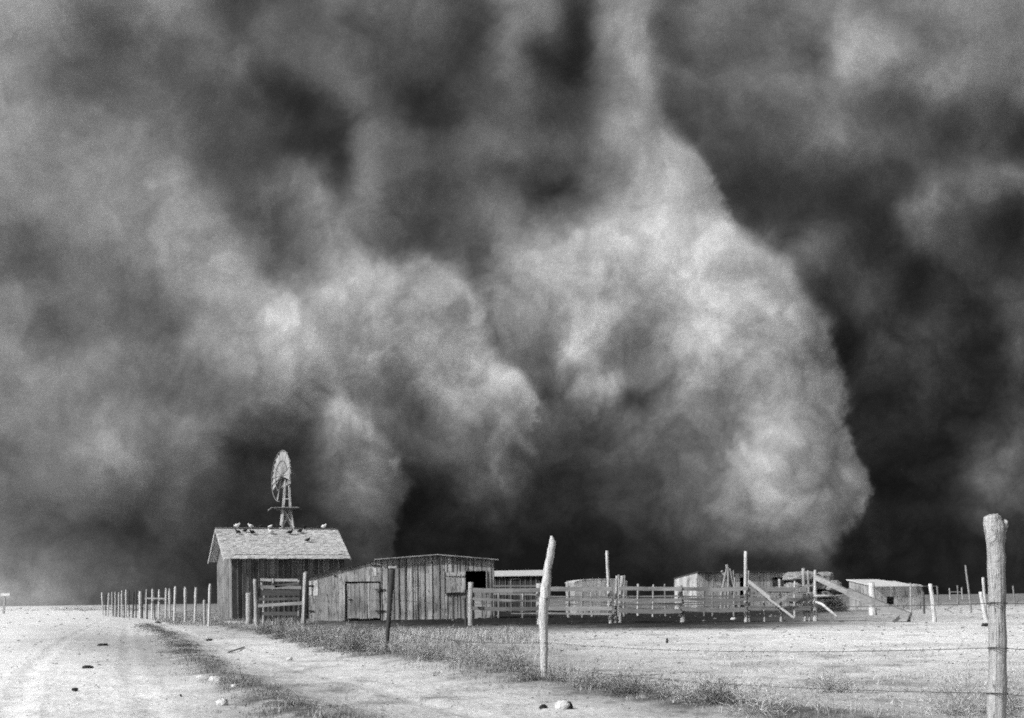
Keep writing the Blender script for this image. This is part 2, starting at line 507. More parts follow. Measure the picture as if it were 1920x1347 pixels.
# billowing: large swirls with finer curls inside
w1x = 34 * fbm(PX, PY, 260, 3, 101) + 30 * fbm(PX, PY, 100, 5, 111, 0.62)
w1y = 34 * fbm(PX, PY, 260, 3, 121) + 30 * fbm(PX, PY, 100, 5, 131, 0.62)
STROKES = [   # lit filaments and shaded creases painted as tone: line, half width, lighter or darker
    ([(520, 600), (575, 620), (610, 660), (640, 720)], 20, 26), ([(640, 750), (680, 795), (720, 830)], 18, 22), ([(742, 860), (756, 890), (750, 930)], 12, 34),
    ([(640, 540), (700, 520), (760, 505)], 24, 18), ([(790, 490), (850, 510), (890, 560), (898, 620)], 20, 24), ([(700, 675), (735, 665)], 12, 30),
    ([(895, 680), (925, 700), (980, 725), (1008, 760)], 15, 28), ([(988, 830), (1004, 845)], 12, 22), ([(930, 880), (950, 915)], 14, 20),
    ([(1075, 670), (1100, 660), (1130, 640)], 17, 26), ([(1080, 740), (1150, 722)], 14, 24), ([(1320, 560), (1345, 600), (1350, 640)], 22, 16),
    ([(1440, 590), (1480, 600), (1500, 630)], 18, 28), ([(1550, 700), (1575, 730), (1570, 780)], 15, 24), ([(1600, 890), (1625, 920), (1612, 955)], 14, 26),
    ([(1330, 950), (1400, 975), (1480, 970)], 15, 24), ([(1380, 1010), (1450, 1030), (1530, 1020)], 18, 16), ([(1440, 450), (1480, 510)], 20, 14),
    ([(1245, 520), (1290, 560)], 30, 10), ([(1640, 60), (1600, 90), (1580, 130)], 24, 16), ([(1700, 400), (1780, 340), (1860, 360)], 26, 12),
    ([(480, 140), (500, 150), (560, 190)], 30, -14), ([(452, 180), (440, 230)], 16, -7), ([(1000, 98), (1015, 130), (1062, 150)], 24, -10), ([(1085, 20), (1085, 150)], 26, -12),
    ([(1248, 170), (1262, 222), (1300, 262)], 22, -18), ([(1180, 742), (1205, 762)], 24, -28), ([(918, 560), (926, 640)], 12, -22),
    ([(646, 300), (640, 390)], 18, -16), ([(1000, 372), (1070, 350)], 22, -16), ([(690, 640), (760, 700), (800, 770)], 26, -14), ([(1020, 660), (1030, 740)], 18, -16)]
edges = [   # painted crests, a lit billow before a shaded one: line, reach, inside is on the left when going down
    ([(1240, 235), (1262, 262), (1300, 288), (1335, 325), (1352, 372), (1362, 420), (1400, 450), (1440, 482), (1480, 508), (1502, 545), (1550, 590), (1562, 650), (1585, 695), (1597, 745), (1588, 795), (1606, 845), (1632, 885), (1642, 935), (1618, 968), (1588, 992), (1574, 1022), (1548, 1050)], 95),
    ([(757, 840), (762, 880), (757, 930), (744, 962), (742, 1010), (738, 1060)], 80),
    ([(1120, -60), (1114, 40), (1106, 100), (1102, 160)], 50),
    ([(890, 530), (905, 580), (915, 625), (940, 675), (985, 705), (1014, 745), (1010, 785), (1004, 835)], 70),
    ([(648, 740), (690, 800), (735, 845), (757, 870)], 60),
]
def gnoise(x, y, seed):                   # gradient noise: no grid-aligned creases
    ang = lattice(seed) * 2 * np.pi
    gx, gy = np.cos(ang), np.sin(ang)
    xi, yi = np.floor(x).astype(int), np.floor(y).astype(int)
    fx, fy = x - xi, y - yi
    u = fx * fx * fx * (fx * (fx * 6 - 15) + 10); v = fy * fy * fy * (fy * (fy * 6 - 15) + 10)
    def d(i, j):
        a, b = (yi + j) & 255, (xi + i) & 255
        return gx[a, b] * (fx - i) + gy[a, b] * (fy - j)
    return (d(0, 0) * (1 - u) + d(1, 0) * u) * (1 - v) + (d(0, 1) * (1 - u) + d(1, 1) * u) * v


def billow(x, y, wl_, octv, seed, gain=0.5):
    r = 0; amp = 1.0; tot = 0
    for k in range(octv):
        c_, s_ = math.cos(0.6 + 0.9 * k), math.sin(0.6 + 0.9 * k)
        xr_, yr_ = (x * c_ - y * s_) / wl_ * 1.9 ** k, (x * s_ + y * c_) / wl_ * 1.9 ** k
        r = r + amp * np.abs(gnoise(xr_ + 9.7 * k, yr_ + 3.3 * k, seed + k)) * 2.2
        tot += amp; amp *= gain
    return r / tot


rag = 38 * (billow(PX, PY, 70, 5, 151, 0.66) - 0.3) + 6 * fbm(PX, PY, 30, 3, 156)
dmin = np.full(PX.shape, 1e9)
for pts, reach in edges:
    dmin = np.minimum(dmin, seg_dist(PX, PY, pts))
damp = 0.8 * np.clip(dmin / 130.0, 0.12, 1)
QX, QY = PX + w1x * damp, PY + w1y * damp
fuzz = 5 + 30 * np.clip(fbm(PX, PY, 170, 3, 159) + 0.35, 0, 1)
for pts, reach in edges:
    best = np.full(PX.shape, 1e9); bnx = np.zeros(PX.shape); bny = np.zeros(PX.shape)
    EX, EY = PX + rag, PY + rag * 0.7
    for (ax, ay), (bx, by) in zip(pts[:-1], pts[1:]):
        dx, dy = bx - ax, by - ay
        t = np.clip(((EX - ax) * dx + (EY - ay) * dy) / (dx * dx + dy * dy), 0, 1)
        ox, oy = EX - ax - t * dx, EY - ay - t * dy
        dd = np.hypot(ox, oy)
        up = dd < best
        best = np.where(up, dd, best); bnx = np.where(up, ox, bnx); bny = np.where(up, oy, bny)
    dn = np.maximum(best, 1e-3)
    k = np.clip(best / reach, 0, 1)
    endf = np.clip(np.minimum((EY - pts[0][1]) / 60.0 + 0.6, (pts[-1][1] - EY) / 60.0 + 0.6), 0, 1)
    push = (reach * k ** 0.42 - best) * (1 - k) * 1.25 * endf
    soft = np.clip(best / fuzz, 0, 1)
    QX = QX + bnx / dn * push * soft; QY = QY + bny / dn * push * soft
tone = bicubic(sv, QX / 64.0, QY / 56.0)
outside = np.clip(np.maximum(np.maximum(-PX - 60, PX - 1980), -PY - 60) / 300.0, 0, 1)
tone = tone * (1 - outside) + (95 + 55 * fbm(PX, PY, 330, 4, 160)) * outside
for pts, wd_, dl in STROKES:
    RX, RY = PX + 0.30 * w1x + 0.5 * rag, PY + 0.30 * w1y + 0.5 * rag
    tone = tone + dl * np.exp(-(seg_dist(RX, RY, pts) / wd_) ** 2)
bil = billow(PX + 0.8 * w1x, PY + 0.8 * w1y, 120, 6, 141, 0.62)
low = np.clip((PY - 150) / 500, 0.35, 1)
tone = tone * (1 + 0.52 * low * np.clip((PX + 150) / 800, 0.35, 1) * (bil - 0.36))  # creases between billows darkened in colour as painted shade
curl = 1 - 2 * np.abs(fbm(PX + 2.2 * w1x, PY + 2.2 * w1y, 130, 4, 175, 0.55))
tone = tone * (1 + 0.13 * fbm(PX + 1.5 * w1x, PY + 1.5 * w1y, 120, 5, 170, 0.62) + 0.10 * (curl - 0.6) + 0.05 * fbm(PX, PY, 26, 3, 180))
tsm = bicubic(sv, (PX + w1x) / 64.0, (PY + w1y) / 56.0) / 255.0
D0 = 800.0
xr = ((PX - CX) * ct + (CY - PY) * st) / F
zr = (-(PX - CX) * st + (CY - PY) * ct) / F
svb = sv / 255.0
for _ in range(2):
    svp = np.pad(svb, 1, mode='edge')
    svb = (svp[1:-1, :-2] + svp[1:-1, 1:-1] * 2 + svp[1:-1, 2:] + svp[:-2, 1:-1] + svp[2:, 1:-1] + svp[1:-1, 1:-1]) / 7.0
tsm = bicubic(svb, (PX + 25 * fbm(PX, PY, 260, 2, 101)) / 64.0, (PY + 25 * fbm(PX, PY, 260, 2, 121)) / 56.0)
dep = D0 - 42 * (tsm - 0.35) * (1 - outside) - 9 * fbm(PX, PY, 420, 3, 190, 0.4)
dep = dep - 110 * np.clip(np.abs(xr) - 0.42, 0, 2) ** 1.3
crest = np.clip((zr - 0.50) / 0.36, 0, 1)
Zs = HC + zr * D0
back = 380 * (1 - np.sqrt(np.clip(1 - crest ** 2, 0, 1)))
Zs = np.where(PY > 1128 + (CX - PX) * 0.0125, np.maximum(Zs, -2), Zs)
SV = np.stack([xr * D0, dep + back, Zs], -1)
n0, n1 = PX.shape
sid = np.arange(n0 * n1).reshape(n0, n1)
sq = np.stack([sid[1:, :-1], sid[1:, 1:], sid[:-1, 1:], sid[:-1, :-1]], -1).reshape(-1, 4)
# close the cloud behind: a coarse back shell joined to the rim
rim = np.concatenate([sid[0, :], sid[1:, -1], sid[-1, -2::-1], sid[-2:0:-1, 0]])
SVf = SV.reshape(-1, 3)
rb = SVf[rim].copy(); rb[:, 1] = D0 + 600
base_n = len(SVf)
rid = base_n + np.arange(len(rim))
rq = np.stack([rim, np.roll(rim, -1), np.roll(rid, -1), rid], -1)
SVall = np.concatenate([SVf, rb]); Sq = np.concatenate([sq, rq])
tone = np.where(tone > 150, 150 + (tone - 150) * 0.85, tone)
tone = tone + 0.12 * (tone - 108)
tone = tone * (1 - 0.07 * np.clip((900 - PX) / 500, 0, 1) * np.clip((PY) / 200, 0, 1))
SA = np.clip(lin(np.maximum(tone, 24)) * 1.12, 0.006, 0.86)  # albedo carries painted light and shade besides pale and dark dust
SAall = np.concatenate([SA.ravel(), np.full(len(rim), 0.3)])
M['dust'] = material('blown_dust_painted_shading', 1.0, 0.05, (0.05, 0.05, 0.05), 8, rough=1.0, var2=0.17, scale2=0.8, bump=0)
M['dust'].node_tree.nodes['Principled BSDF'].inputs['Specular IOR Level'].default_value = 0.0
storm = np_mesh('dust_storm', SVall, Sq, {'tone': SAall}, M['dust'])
tag(storm, 'towering wall of billowing dust, light and shade painted in pale and black, rolling in behind the farmstead', 'dust storm', kind='stuff')

# ------------------------------------------------------------------ board walls
def wall(mb, A, B, z0, ztop, bw=0.28, gap=0.02, th=0.03, openings=(), tone=(0.8, 1.15), s_range=None, seed=1):
    """vertical boards from A to B; ztop(s) gives the top; openings are (s0, s1, za, zb) left free"""
    r = random.Random(seed)
    dx, dy = B[0] - A[0], B[1] - A[1]
    L = math.hypot(dx, dy); dx, dy = dx / L, dy / L
    nx, ny = dy, -dx                     # towards the camera when A is left of B
    cuts = {0.0, L}
    for o in openings: cuts |= {max(0, o[0]), min(L, o[1])}
    s = bw
    while s < L - 0.1:
        if all(abs(s - c) > 0.09 for c in cuts): cuts.add(s)
        s += bw * r.uniform(0.55, 1.45)
    cuts = sorted(cuts)
    for a, b in zip(cuts[:-1], cuts[1:]):
        t = r.uniform(*tone)
        g = gap * r.uniform(0.3, 1.3) / 2
        off = r.uniform(0, 0.012)
        spans = [(z0 + r.uniform(-0.02, 0.03), None)]
        for o in openings:
            if a >= o[0] - 1e-4 and b <= o[1] + 1e-4:
                spans = []
                if o[2] > z0 + 0.05: spans.append((z0, o[2]))
                if o[3] < ztop((a + b) / 2) - 0.03: spans.append((o[3], None))
        for za, zb in spans:
            ta = zb if zb is not None else ztop(a + g)
            tb = zb if zb is not None else ztop(b - g)
            q = []
            for (ss, zz) in ((a + g, za), (b - g, za)):
                q.append((ss, zz))
            P1 = lambda s_, z_, o_: (A[0] + dx * s_ + nx * o_, A[1] + dy * s_ + ny * o_, z_)
            f0, f1 = off, off + th
            mb.hexa([P1(a + g, za, f1), P1(b - g, za, f1), P1(b - g, za, f0), P1(a + g, za, f0),
                     P1(a + g, ta, f1), P1(b - g, tb, f1), P1(b - g, tb, f0), P1(a + g, ta, f0)], t)


def slab(mb, p, th, tone=1.0):          # a roof sheet: four top corners, thickness downwards
    mb.hexa([(q[0], q[1], q[2] - th) for q in p] + [tuple(q) for q in p], tone)


def V3(a, z): return Vector((a[0], a[1], z))


# ------------------------------------------------------------------ the barn
a_ = math.radians(22)
bd = Vector((math.cos(a_), math.sin(a_), 0)); bb = Vector((-math.sin(a_), math.cos(a_), 0))
bA = on(436, 71.0); LB = 6.53; WBn = 5.4
bB = bA + bd * LB; bC = bB + bb * WBn; bD = bA + bb * WBn
_, ze = hit(bA, bB, 436, 1050); ze = ze + 0.20
zr_ = 5.36
barn = empty('barn', bA)
tag(barn, 'tall dark board barn with pale shingled gable roof beside the windmill', 'barn')
mb = MB()
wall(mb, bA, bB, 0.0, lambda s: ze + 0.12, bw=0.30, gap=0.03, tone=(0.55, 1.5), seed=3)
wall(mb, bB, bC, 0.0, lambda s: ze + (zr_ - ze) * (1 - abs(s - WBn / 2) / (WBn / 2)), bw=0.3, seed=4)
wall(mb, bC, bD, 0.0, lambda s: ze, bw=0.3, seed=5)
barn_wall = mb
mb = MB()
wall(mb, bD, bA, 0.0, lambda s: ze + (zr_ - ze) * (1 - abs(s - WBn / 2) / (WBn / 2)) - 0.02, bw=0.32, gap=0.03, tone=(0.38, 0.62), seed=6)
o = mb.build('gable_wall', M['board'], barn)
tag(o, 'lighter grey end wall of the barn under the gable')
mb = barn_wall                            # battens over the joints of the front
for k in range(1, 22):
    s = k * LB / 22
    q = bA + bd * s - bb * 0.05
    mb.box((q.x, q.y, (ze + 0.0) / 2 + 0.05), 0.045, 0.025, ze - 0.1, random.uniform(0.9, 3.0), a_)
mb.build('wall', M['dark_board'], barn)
mb = MB()
ovh, eav = 0.5, 0.42
sl = (zr_ - ze) / (WBn / 2)
r0 = bA + bb * WBn / 2
for sgn in (-1, 1):
    e0 = r0 - bd * ovh + bb * sgn * (WBn / 2 + eav); e1 = r0 + bd * (LB + ovh * 0.7) + bb * sgn * (WBn / 2 + eav)
    t0 = r0 - bd * ovh; t1 = r0 + bd * (LB + ovh * 0.7)
    zt, zb = zr_ + 0.1, ze - sl * eav + 0.1
    ncs = 20                             # courses of shingles, each lapping the next
    for k in range(ncs):
        f0, f1 = k / ncs, (k + 1.25) / ncs
        f1 = min(f1, 1.0)
        lf = 0.018
        pa0, pa1 = t0.lerp(e0, f0), t1.lerp(e1, f0)
        pb0, pb1 = t0.lerp(e0, f1), t1.lerp(e1, f1)
        nsp = 34
        for j in range(nsp):
            u0, u1 = j / nsp, (j + 1) / nsp
            lft = lf + random.uniform(0, 0.012)
            jj = random.uniform(-0.012, 0.012)
            q = [V3(pa0.lerp(pa1, u0), zt + (zb - zt) * f0), V3(pa0.lerp(pa1, u1), zt + (zb - zt) * f0),
                 V3(pb0.lerp(pb1, u1), zt + (zb - zt) * min(1, f1 + jj) + lft), V3(pb0.lerp(pb1, u0), zt + (zb - zt) * min(1, f1 + jj) + lft)]
            if sgn < 0: q = [q[3], q[2], q[1], q[0]]
            slab(mb, q, 0.03, random.uniform(0.86, 1.10))
mb.build('roof', M['shingle'], barn)
mb = MB()                                # rake boards and corner board
for t in (-ovh, LB + ovh * 0.7):
    for sgn in (-1, 1):
        p0 = V3(r0 + bd * t, zr_ + 0.02); p1 = V3(r0 + bd * t + bb * sgn * (WBn / 2 + eav), ze - sl * eav + 0.02)
        mb.beam(p0 - bd * 0.02 * (1 if t < 0 else -1), p1 - bd * 0.02 * (1 if t < 0 else -1), 0.03, 0.12, 1.2)
mb.beam(V3(r0 - bd * ovh, zr_ + 0.15), V3(r0 + bd * (LB + ovh * .7), zr_ + 0.15), 0.16, 0.03, 1.1)
mb.build('trim', M['board'], barn)

# ------------------------------------------------------------------ front shed and its lean-to with the door
fa = math.radians(7)
fd = Vector((math.cos(fa), math.sin(fa), 0)); fb = Vector((-math.sin(fa), math.cos(fa), 0))
sA = on(581, 65.5)
far = sA + fd * 40


def fs(px, py): return hit(sA, far, px, py)
s_l = 0.0; s_m = fs(716, 1100)[0]; s_r = fs(926, 1100)[0]
z_left = fs(581, 1083)[1]; z_mid = fs(716, 1050)[1]
z_pk = fs(820, 1042)[1]; s_pk = fs(820, 1042)[0]; z_r = fs(926, 1051)[1]; z_ml = fs(716, 1050)[1]
lean = empty('lean_to', sA)
tag(lean, 'grey lean-to with sloping roof and plank door, left of the wide shed', 'shed')
pt = lambda s, o=0.0: sA + fd * s + fb * o
top_lean = lambda s: z_left + (z_mid - z_left) * s / s_m
dz1 = fs(648, 1091)[1]; d0 = fs(647, 1125)[0]; d1 = fs(714, 1125)[0]
mb = MB()
wall(mb, pt(0), pt(s_m), 0.0, top_lean, bw=0.30, gap=0.014, openings=[(d0, d1, 0.0, dz1)], tone=(0.95, 1.45), seed=8)
wall(mb, pt(0, 4.0), pt(0), 0.0, lambda s: z_left, bw=0.3, seed=9)
wall(mb, pt(s_m, 4.0), pt(0, 4.0), 0.0, lambda s: top_lean(s_m - s), bw=0.3, seed=10)
mb.build('wall', M['board'], lean)
mb = MB()
slab(mb, [V3(pt(-0.15, -0.12), z_left + 0.02), V3(pt(s_m, -0.12), z_mid + 0.07), V3(pt(s_m, 4.1), z_mid + 0.07), V3(pt(-0.15, 4.1), z_left + 0.02)], 0.06)
mb.build('roof', M['dark_roof'], lean)
mb = MB()
wall(mb, pt(d0 + 0.08, 0.06), pt(d1 - 0.06, 0.04), 0.12, lambda s: dz1 - 0.09, bw=0.22, gap=0.02, tone=(0.95, 1.4), seed=12)
door = mb.build('door', M['board'], lean)
tag(door, 'plank door with strap hinges')
for py in (1106, 1146):
    mb = MB()
    z = fs(712, py)[1]
    mb.box(pt(d1 - 0.03, -0.06) + Vector((0, 0, z)), 0.55, 0.03, 0.06, 1, fa)
    mb.box(pt(d1 - 0.03, -0.06) + Vector((0, 0, z)), 0.12, 0.05, 0.11, 1, fa)
    mb.build('hinge', M['iron'], door)
mb = MB()
mb.box(pt(d0 + 0.1, -0.06) + Vector((0, 0, fs(650, 1120)[1])), 0.22, 0.03, 0.05, 1, fa)
mb.build('latch', M['iron'], door)
for px_, py_, w_ in ((583, 1099, .3), (583, 1146, .3), (628, 1080, .12), (705, 1061, .42)):
    s_, z_ = fs(px_, py_)
    mb = MB(); mb.box(pt(s_, -0.055) + Vector((0, 0, z_)), w_, 0.03, 0.07, 1, fa)
    mb.build('strap', M['iron'], lean)
for px_, py_, w_, h_ in ((582, 1103, .13, .75), (592, 1103, .22, .8), (703, 1073, .16, .45)):
    s_, z_ = fs(px_, py_)
    mb = MB(); mb.box(pt(s_, -0.048) + Vector((0, 0, z_)), w_, 0.012, h_, 2.1, fa)
    mb.build('patch', M['board'], lean)

# wide shed with low gable roof
shed = empty('shed', pt(s_m))
tag(shed, 'wide board shed with very low gable roof and a black window opening with swung shutter', 'shed')
top_sh = lambda s: (z_ml + (z_pk - z_ml) * (s + s_m - s_m) / (s_pk - s_m)) if s + s_m < s_pk else (z_pk + (z_r - z_pk) * (s + s_m - s_pk) / (s_r - s_pk))
w0 = fs(873, 1086)[0] - s_m; w1 = fs(911, 1086)[0] - s_m
wz0 = fs(892, 1104)[1]; wz1 = fs(892, 1071)[1]
mb = MB()
wall(mb, pt(s_m + 0.02), pt(s_r), 0.0, top_sh, bw=0.33, gap=0.04, openings=[(w0, w1, wz0, wz1)], tone=(0.85, 1.45), seed=14)
LS = s_r - s_m
wall(mb, pt(s_r), pt(s_r, 6.0), 0.0, lambda s: z_r, bw=0.33, gap=0.0, seed=15)
wall(mb, pt(s_r, 6.0), pt(s_m, 6.0), 0.0, lambda s: top_sh(LS - s), bw=0.33, gap=0.0, seed=16)
wall(mb, pt(s_m, 6.0), pt(s_m, 0.06), 0.0, lambda s: z_ml, bw=0.33, gap=0.0, seed=17)
                                         # narrow battens, light against the joints
s = 0.3
while s < LS:
    if not (w0 - 0.08 < s < w1 + 0.08):
        q = pt(s_m + s, -0.055)
        zt = top_sh(s)
        mb.box((q.x, q.y, zt / 2), 0.05, 0.02, zt - 0.03, random.uniform(0.55, 1.35), fa)
    s += random.uniform(0.26, 0.42)
mb.build('wall', M['board'], shed)
mb = MB()
zo = 0.07
pk = s_pk
pA = [V3(pt(s_m - 0.36, -0.3), z_ml + zo - 0.03), V3(pt(pk, -0.3), z_pk + zo), V3(pt(pk, 6.2), z_pk + zo), V3(pt(s_m - 0.36, 6.2), z_ml + zo - 0.03)]
pB = [V3(pt(pk, -0.3), z_pk + zo), V3(pt(s_r + 0.25, -0.3), z_r + zo - 0.02), V3(pt(s_r + 0.25, 6.2), z_r + zo - 0.02), V3(pt(pk, 6.2), z_pk + zo)]
slab(mb, pA, 0.05); slab(mb, pB, 0.05)
mb.build('roof', M['board'], shed)
mb = MB()                                # shutter swung left against the wall
h0 = fs(836, 1090)[0] - s_m; h1 = fs(871, 1090)[0] - s_m
hz0, hz1 = fs(850, 1112)[1], fs(850, 1074)[1]
wall(mb, pt(s_m + h0, -0.09), pt(s_m + h1, -0.06), hz0, lambda s: hz1, bw=0.26, gap=0.012, tone=(1.2, 1.6), seed=18)
shut = mb.build('shutter', M['board'], shed)
mb = MB()
mb.box(pt(s_m + (h0 + h1) / 2, -0.14) + Vector((0, 0, hz1 - 0.12)), h1 - h0 + .02, 0.03, 0.14, 1.3, fa)
mb.build('ledge', M['board'], shut)
mb = MB(); mb.beam(V3(pt(s_m + h0 - 0.05, -0.045), hz0), V3(pt(s_m + h0 - 0.05, -0.045), hz1 + .05), 0.06, 0.03, 0.4, up=(0, 1, 0)); mb.build('shutter_shadow_side', M['dark_board'], shut)  # dark strip painted as the gap shadow left of the shutter
for dz in (0.0,):
    mb = MB(); mb.beam(V3(pt(s_m + w0 - 0.03, -0.07), wz0 - 0.05), V3(pt(s_m + w0 - 0.03, -0.07), wz1 + 0.03), 0.05, 0.05, 0.8, up=(0, 1, 0)); mb.build('jamb', M['board'], shed)
    mb = MB(); mb.beam(V3(pt(s_m + w1 + 0.03, -0.07), wz0 - 0.05), V3(pt(s_m + w1 + 0.03, -0.07), wz1 + 0.03), 0.05, 0.05, 1.1, up=(0, 1, 0))
mb.build('jamb', M['board'], shed)
hb = hz0 - 0.07
mb = MB(); mb.beam(V3(pt(s_m + h0, -0.06), hb), V3(pt(s_m + h1, -0.06), hb + .03), 0.05, 0.10, 0.12); mb.build('shutter_shadow_base', M['board'], shed)  # near-black strip standing in for the shadow under the shutter
mb = MB()                                # floor colour darkened to stand in for the shade inside
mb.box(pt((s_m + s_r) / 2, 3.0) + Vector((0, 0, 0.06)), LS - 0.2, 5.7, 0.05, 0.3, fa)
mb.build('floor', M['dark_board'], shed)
mb = MB()                                # dark box added behind the opening, interior shade put into its colour
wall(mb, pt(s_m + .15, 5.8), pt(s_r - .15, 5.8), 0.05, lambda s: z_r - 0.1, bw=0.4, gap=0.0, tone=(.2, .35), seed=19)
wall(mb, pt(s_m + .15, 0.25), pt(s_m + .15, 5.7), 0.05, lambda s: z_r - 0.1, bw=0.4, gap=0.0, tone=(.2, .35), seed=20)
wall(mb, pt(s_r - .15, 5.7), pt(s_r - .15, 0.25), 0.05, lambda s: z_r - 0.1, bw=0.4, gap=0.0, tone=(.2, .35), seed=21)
mb.build('shade_liner', M['dark_board'], shed)

# ------------------------------------------------------------------ windmill behind the barn
dW = 83.0
wbase = on(540, dW); k_ = dW / F
mill = empty('windmill', wbase)
tag(mill, 'broken wind pump with torn pale wheel standing above the barn roof', 'windmill')
zat = lambda px, py: P(px, py, dW)
plat = zat(540, 953)
zp = plat.z
mb = MB()
cx, cy = wbase.x, wbase.y


def leg_pt(sx_, sy_, z, yaw=0.35):
    w = 0.24 + (zp - z) * 0.105
    x, y = sx_ * w, sy_ * w
    return Vector((cx + x * math.cos(yaw) - y * math.sin(yaw), cy + x * math.sin(yaw) + y * math.cos(yaw), z))


cor = [(-1, -1), (1, -1), (1, 1), (-1, 1)]
for sx_, sy_ in cor:
    mbl = MB()
    mbl.beam(leg_pt(sx_, sy_, 0), leg_pt(sx_, sy_, zp - 0.06), 0.11, 0.11, 1.0)
    mbl.build('leg', M['board'], mill)
mb = MB()
lv = [0.4, 2.1, 3.6, 4.9, 6.0, zp - 0.1]
for i in range(4):
    j = (i + 1) % 4
    for za, zb in zip(lv[:-1], lv[1:]):
        mb.beam(leg_pt(*cor[i], za), leg_pt(*cor[j], zb), 0.04, 0.07, 1.1)
        mb.beam(leg_pt(*cor[j], za) + Vector((0, 0.03, 0)), leg_pt(*cor[i], zb) + Vector((0, 0.03, 0)), 0.04, 0.07, 1.1)
        mb.beam(leg_pt(*cor[i], zb), leg_pt(*cor[j], zb), 0.05, 0.07, 0.9)
mb.build('brace', M['lath'], mill)
mb = MB()
for k in range(6):
    yy = -0.55 + k * 0.22
    mb.box((cx + 0.02, cy + yy, zp), 1.75, 0.19, 0.05, random.uniform(0.8, 1.1))
mb.box((cx, cy - 0.45, zp - 0.1), 1.3, 0.09, 0.12, 0.5); mb.box((cx, cy + 0.45, zp - 0.1), 1.3, 0.09, 0.12, 0.5)
mb.build('platform', M['rail'], mill)
mb = MB()
mb.beam((cx - 0.85, cy - 0.6, zp + 0.02), (cx - 1.12, cy - 0.75, zp - 0.2), 0.16, 0.05, 1.5)
o = mb.build('loose_board', M['rail'], mill)
hub = zat(538, 897)
for sgn in (-1, 1):
    for sy_ in (-1, 1):
        mbl = MB()
        mbl.beam((cx + sgn * 0.24, cy + sy_ * 0.22, zp), (hub.x + 0.03 + sgn * 0.12, cy + sy_ * 0.12, hub.z - 0.1), 0.07, 0.07, 1.2)
        mbl.build('mast', M['lath'], mill)
mb = MB(); mb.beam((cx - 0.2, cy - .2, zp + 0.62), (cx + 0.2, cy - .2, zp + 0.6), 0.05, 0.05, 1)
mb.build('crossbar', M['lath'], mill)
mb = MB()
mb.tube([(hub.x - 0.28, hub.y - 0.1, hub.z), (hub.x + 0.0, hub.y, hub.z + .02), (hub.x + 0.3, hub.y, hub.z)], [0.12, 0.19, 0.1], 10, 1)
mb.build('gearbox', M['iron'], mill, True)
# wheel: nearly edge-on, its axis mostly across the view
wc = Vector(zat(528, 893)); R = 1.72
yaw = math.radians(59)
nrm = Vector((-math.sin(yaw), -math.cos(yaw), 0.06)).normalized()      # wheel axis
ux = Vector((math.cos(yaw), -math.sin(yaw), 0)); uz = nrm.cross(ux).normalized()
if uz.z < 0: uz = -uz


def wp(r, a, o=0.0): return wc + ux * (r * math.cos(a)) + uz * (r * math.sin(a)) + nrm * o


wheel = empty('wheel', wc - wbase); wheel.parent = mill
rw = random.Random(5)
mb = MB()
nb = 24
for k in range(nb):
    a = 2 * math.pi * (k + 0.5) / nb
    deg = math.degrees(a) % 360
    if 206 < deg < 244 or 262 < deg < 350: continue
    r_in = 0.1 * R
    da = math.pi / nb * 0.98
    tw = 0.03
    q = [wp(r_in, a - da, -tw), wp(R, a - da, -tw), wp(R, a + da, tw), wp(r_in, a + da, tw)]
    if rw.random() < 0.25: q[1] = wp(R * rw.uniform(.85, .95), a - da, -tw)
    off = nrm * 0.006
    mb.hexa([q[i] - off for i in range(4)] + [q[i] + off for i in range(4)], rw.uniform(0.75, 1.1))
mb.build('blades', M['galv'], wheel)
mb = MB()
for rr, a0, a1 in ((R * 1.0, -12, 268), (R * 0.6, 20, 250)):
    n = 40
    pts = [wp(rr, math.radians(a0 + (a1 - a0) * i / n), 0.06) for i in range(n + 1)]
    mb.tube(pts, 0.028, 5, 0.55)
for k in range(6):
    a = math.radians(20 + k * 45)
    mb.tube([wp(0.0, a), wp(R, a)], 0.02, 5, 0.5)
mb.build('rim', M['galv'], wheel)
mb = MB()                                # tail vane folded beside the wheel
vo = 0.32
q = [(-0.9, -0.55), (0.95, -0.4), (0.95, 0.45), (-0.9, 0.62)]
off = nrm * 0.01
vp = [wc + ux * a + uz * (b - 0.15) + nrm * -vo for a, b in q]
mb.hexa([p - off for p in vp] + [p + off for p in vp], 0.62)
mb.build('vane', M['galv'], mill)
mb = MB()
mb.tube([Vector(hub), Vector(zat(551, 888))], 0.02, 5, 1.2)
mb.box(zat(551, 888), 0.12, 0.1, 0.12, 1.4)
mb.build('crank', M['galv'], mill)

# ------------------------------------------------------------------ pigeons on the barn roof
def pigeon_mesh():
    mb = MB()
    pts = [(-0.20, 0, 0.075), (-0.15, 0, 0.085), (-0.08, 0, 0.10), (0.0, 0, 0.105), (0.06, 0, 0.115), (0.095, 0, 0.15), (0.115, 0, 0.19), (0.135, 0, 0.205), (0.155, 0, 0.203), (0.178, 0, 0.197)]
    rad = [0.02, 0.036, 0.07, 0.088, 0.078, 0.052, 0.04, 0.04, 0.024, 0.004]
    mb.tube(pts, rad, 10, 1.0)
    for sy_ in (-0.02, 0.02):
        mb.tube([(0.0, sy_, 0.06), (0.005, sy_, 0.0)], 0.007, 4, 1.2)
    return mb


def roof_point(px, py):                  # where the ray meets the front roof slope
    x, z = ray(px, py)
    n = Vector((-sl * -bb.x, -sl * -bb.y, 0))
    # plane: z = ze_edge + sl * dot(p - edge, bb)
    e = r0 - bb * (WBn / 2 + eav); zb = ze - sl * eav + 0.16
    num = zb - HC - sl * (e.x * bb.x + e.y * bb.y)
    den = z - sl * (x * bb.x + bb.y)
    t = num / den
    return Vector((x * t, t, HC + z * t))


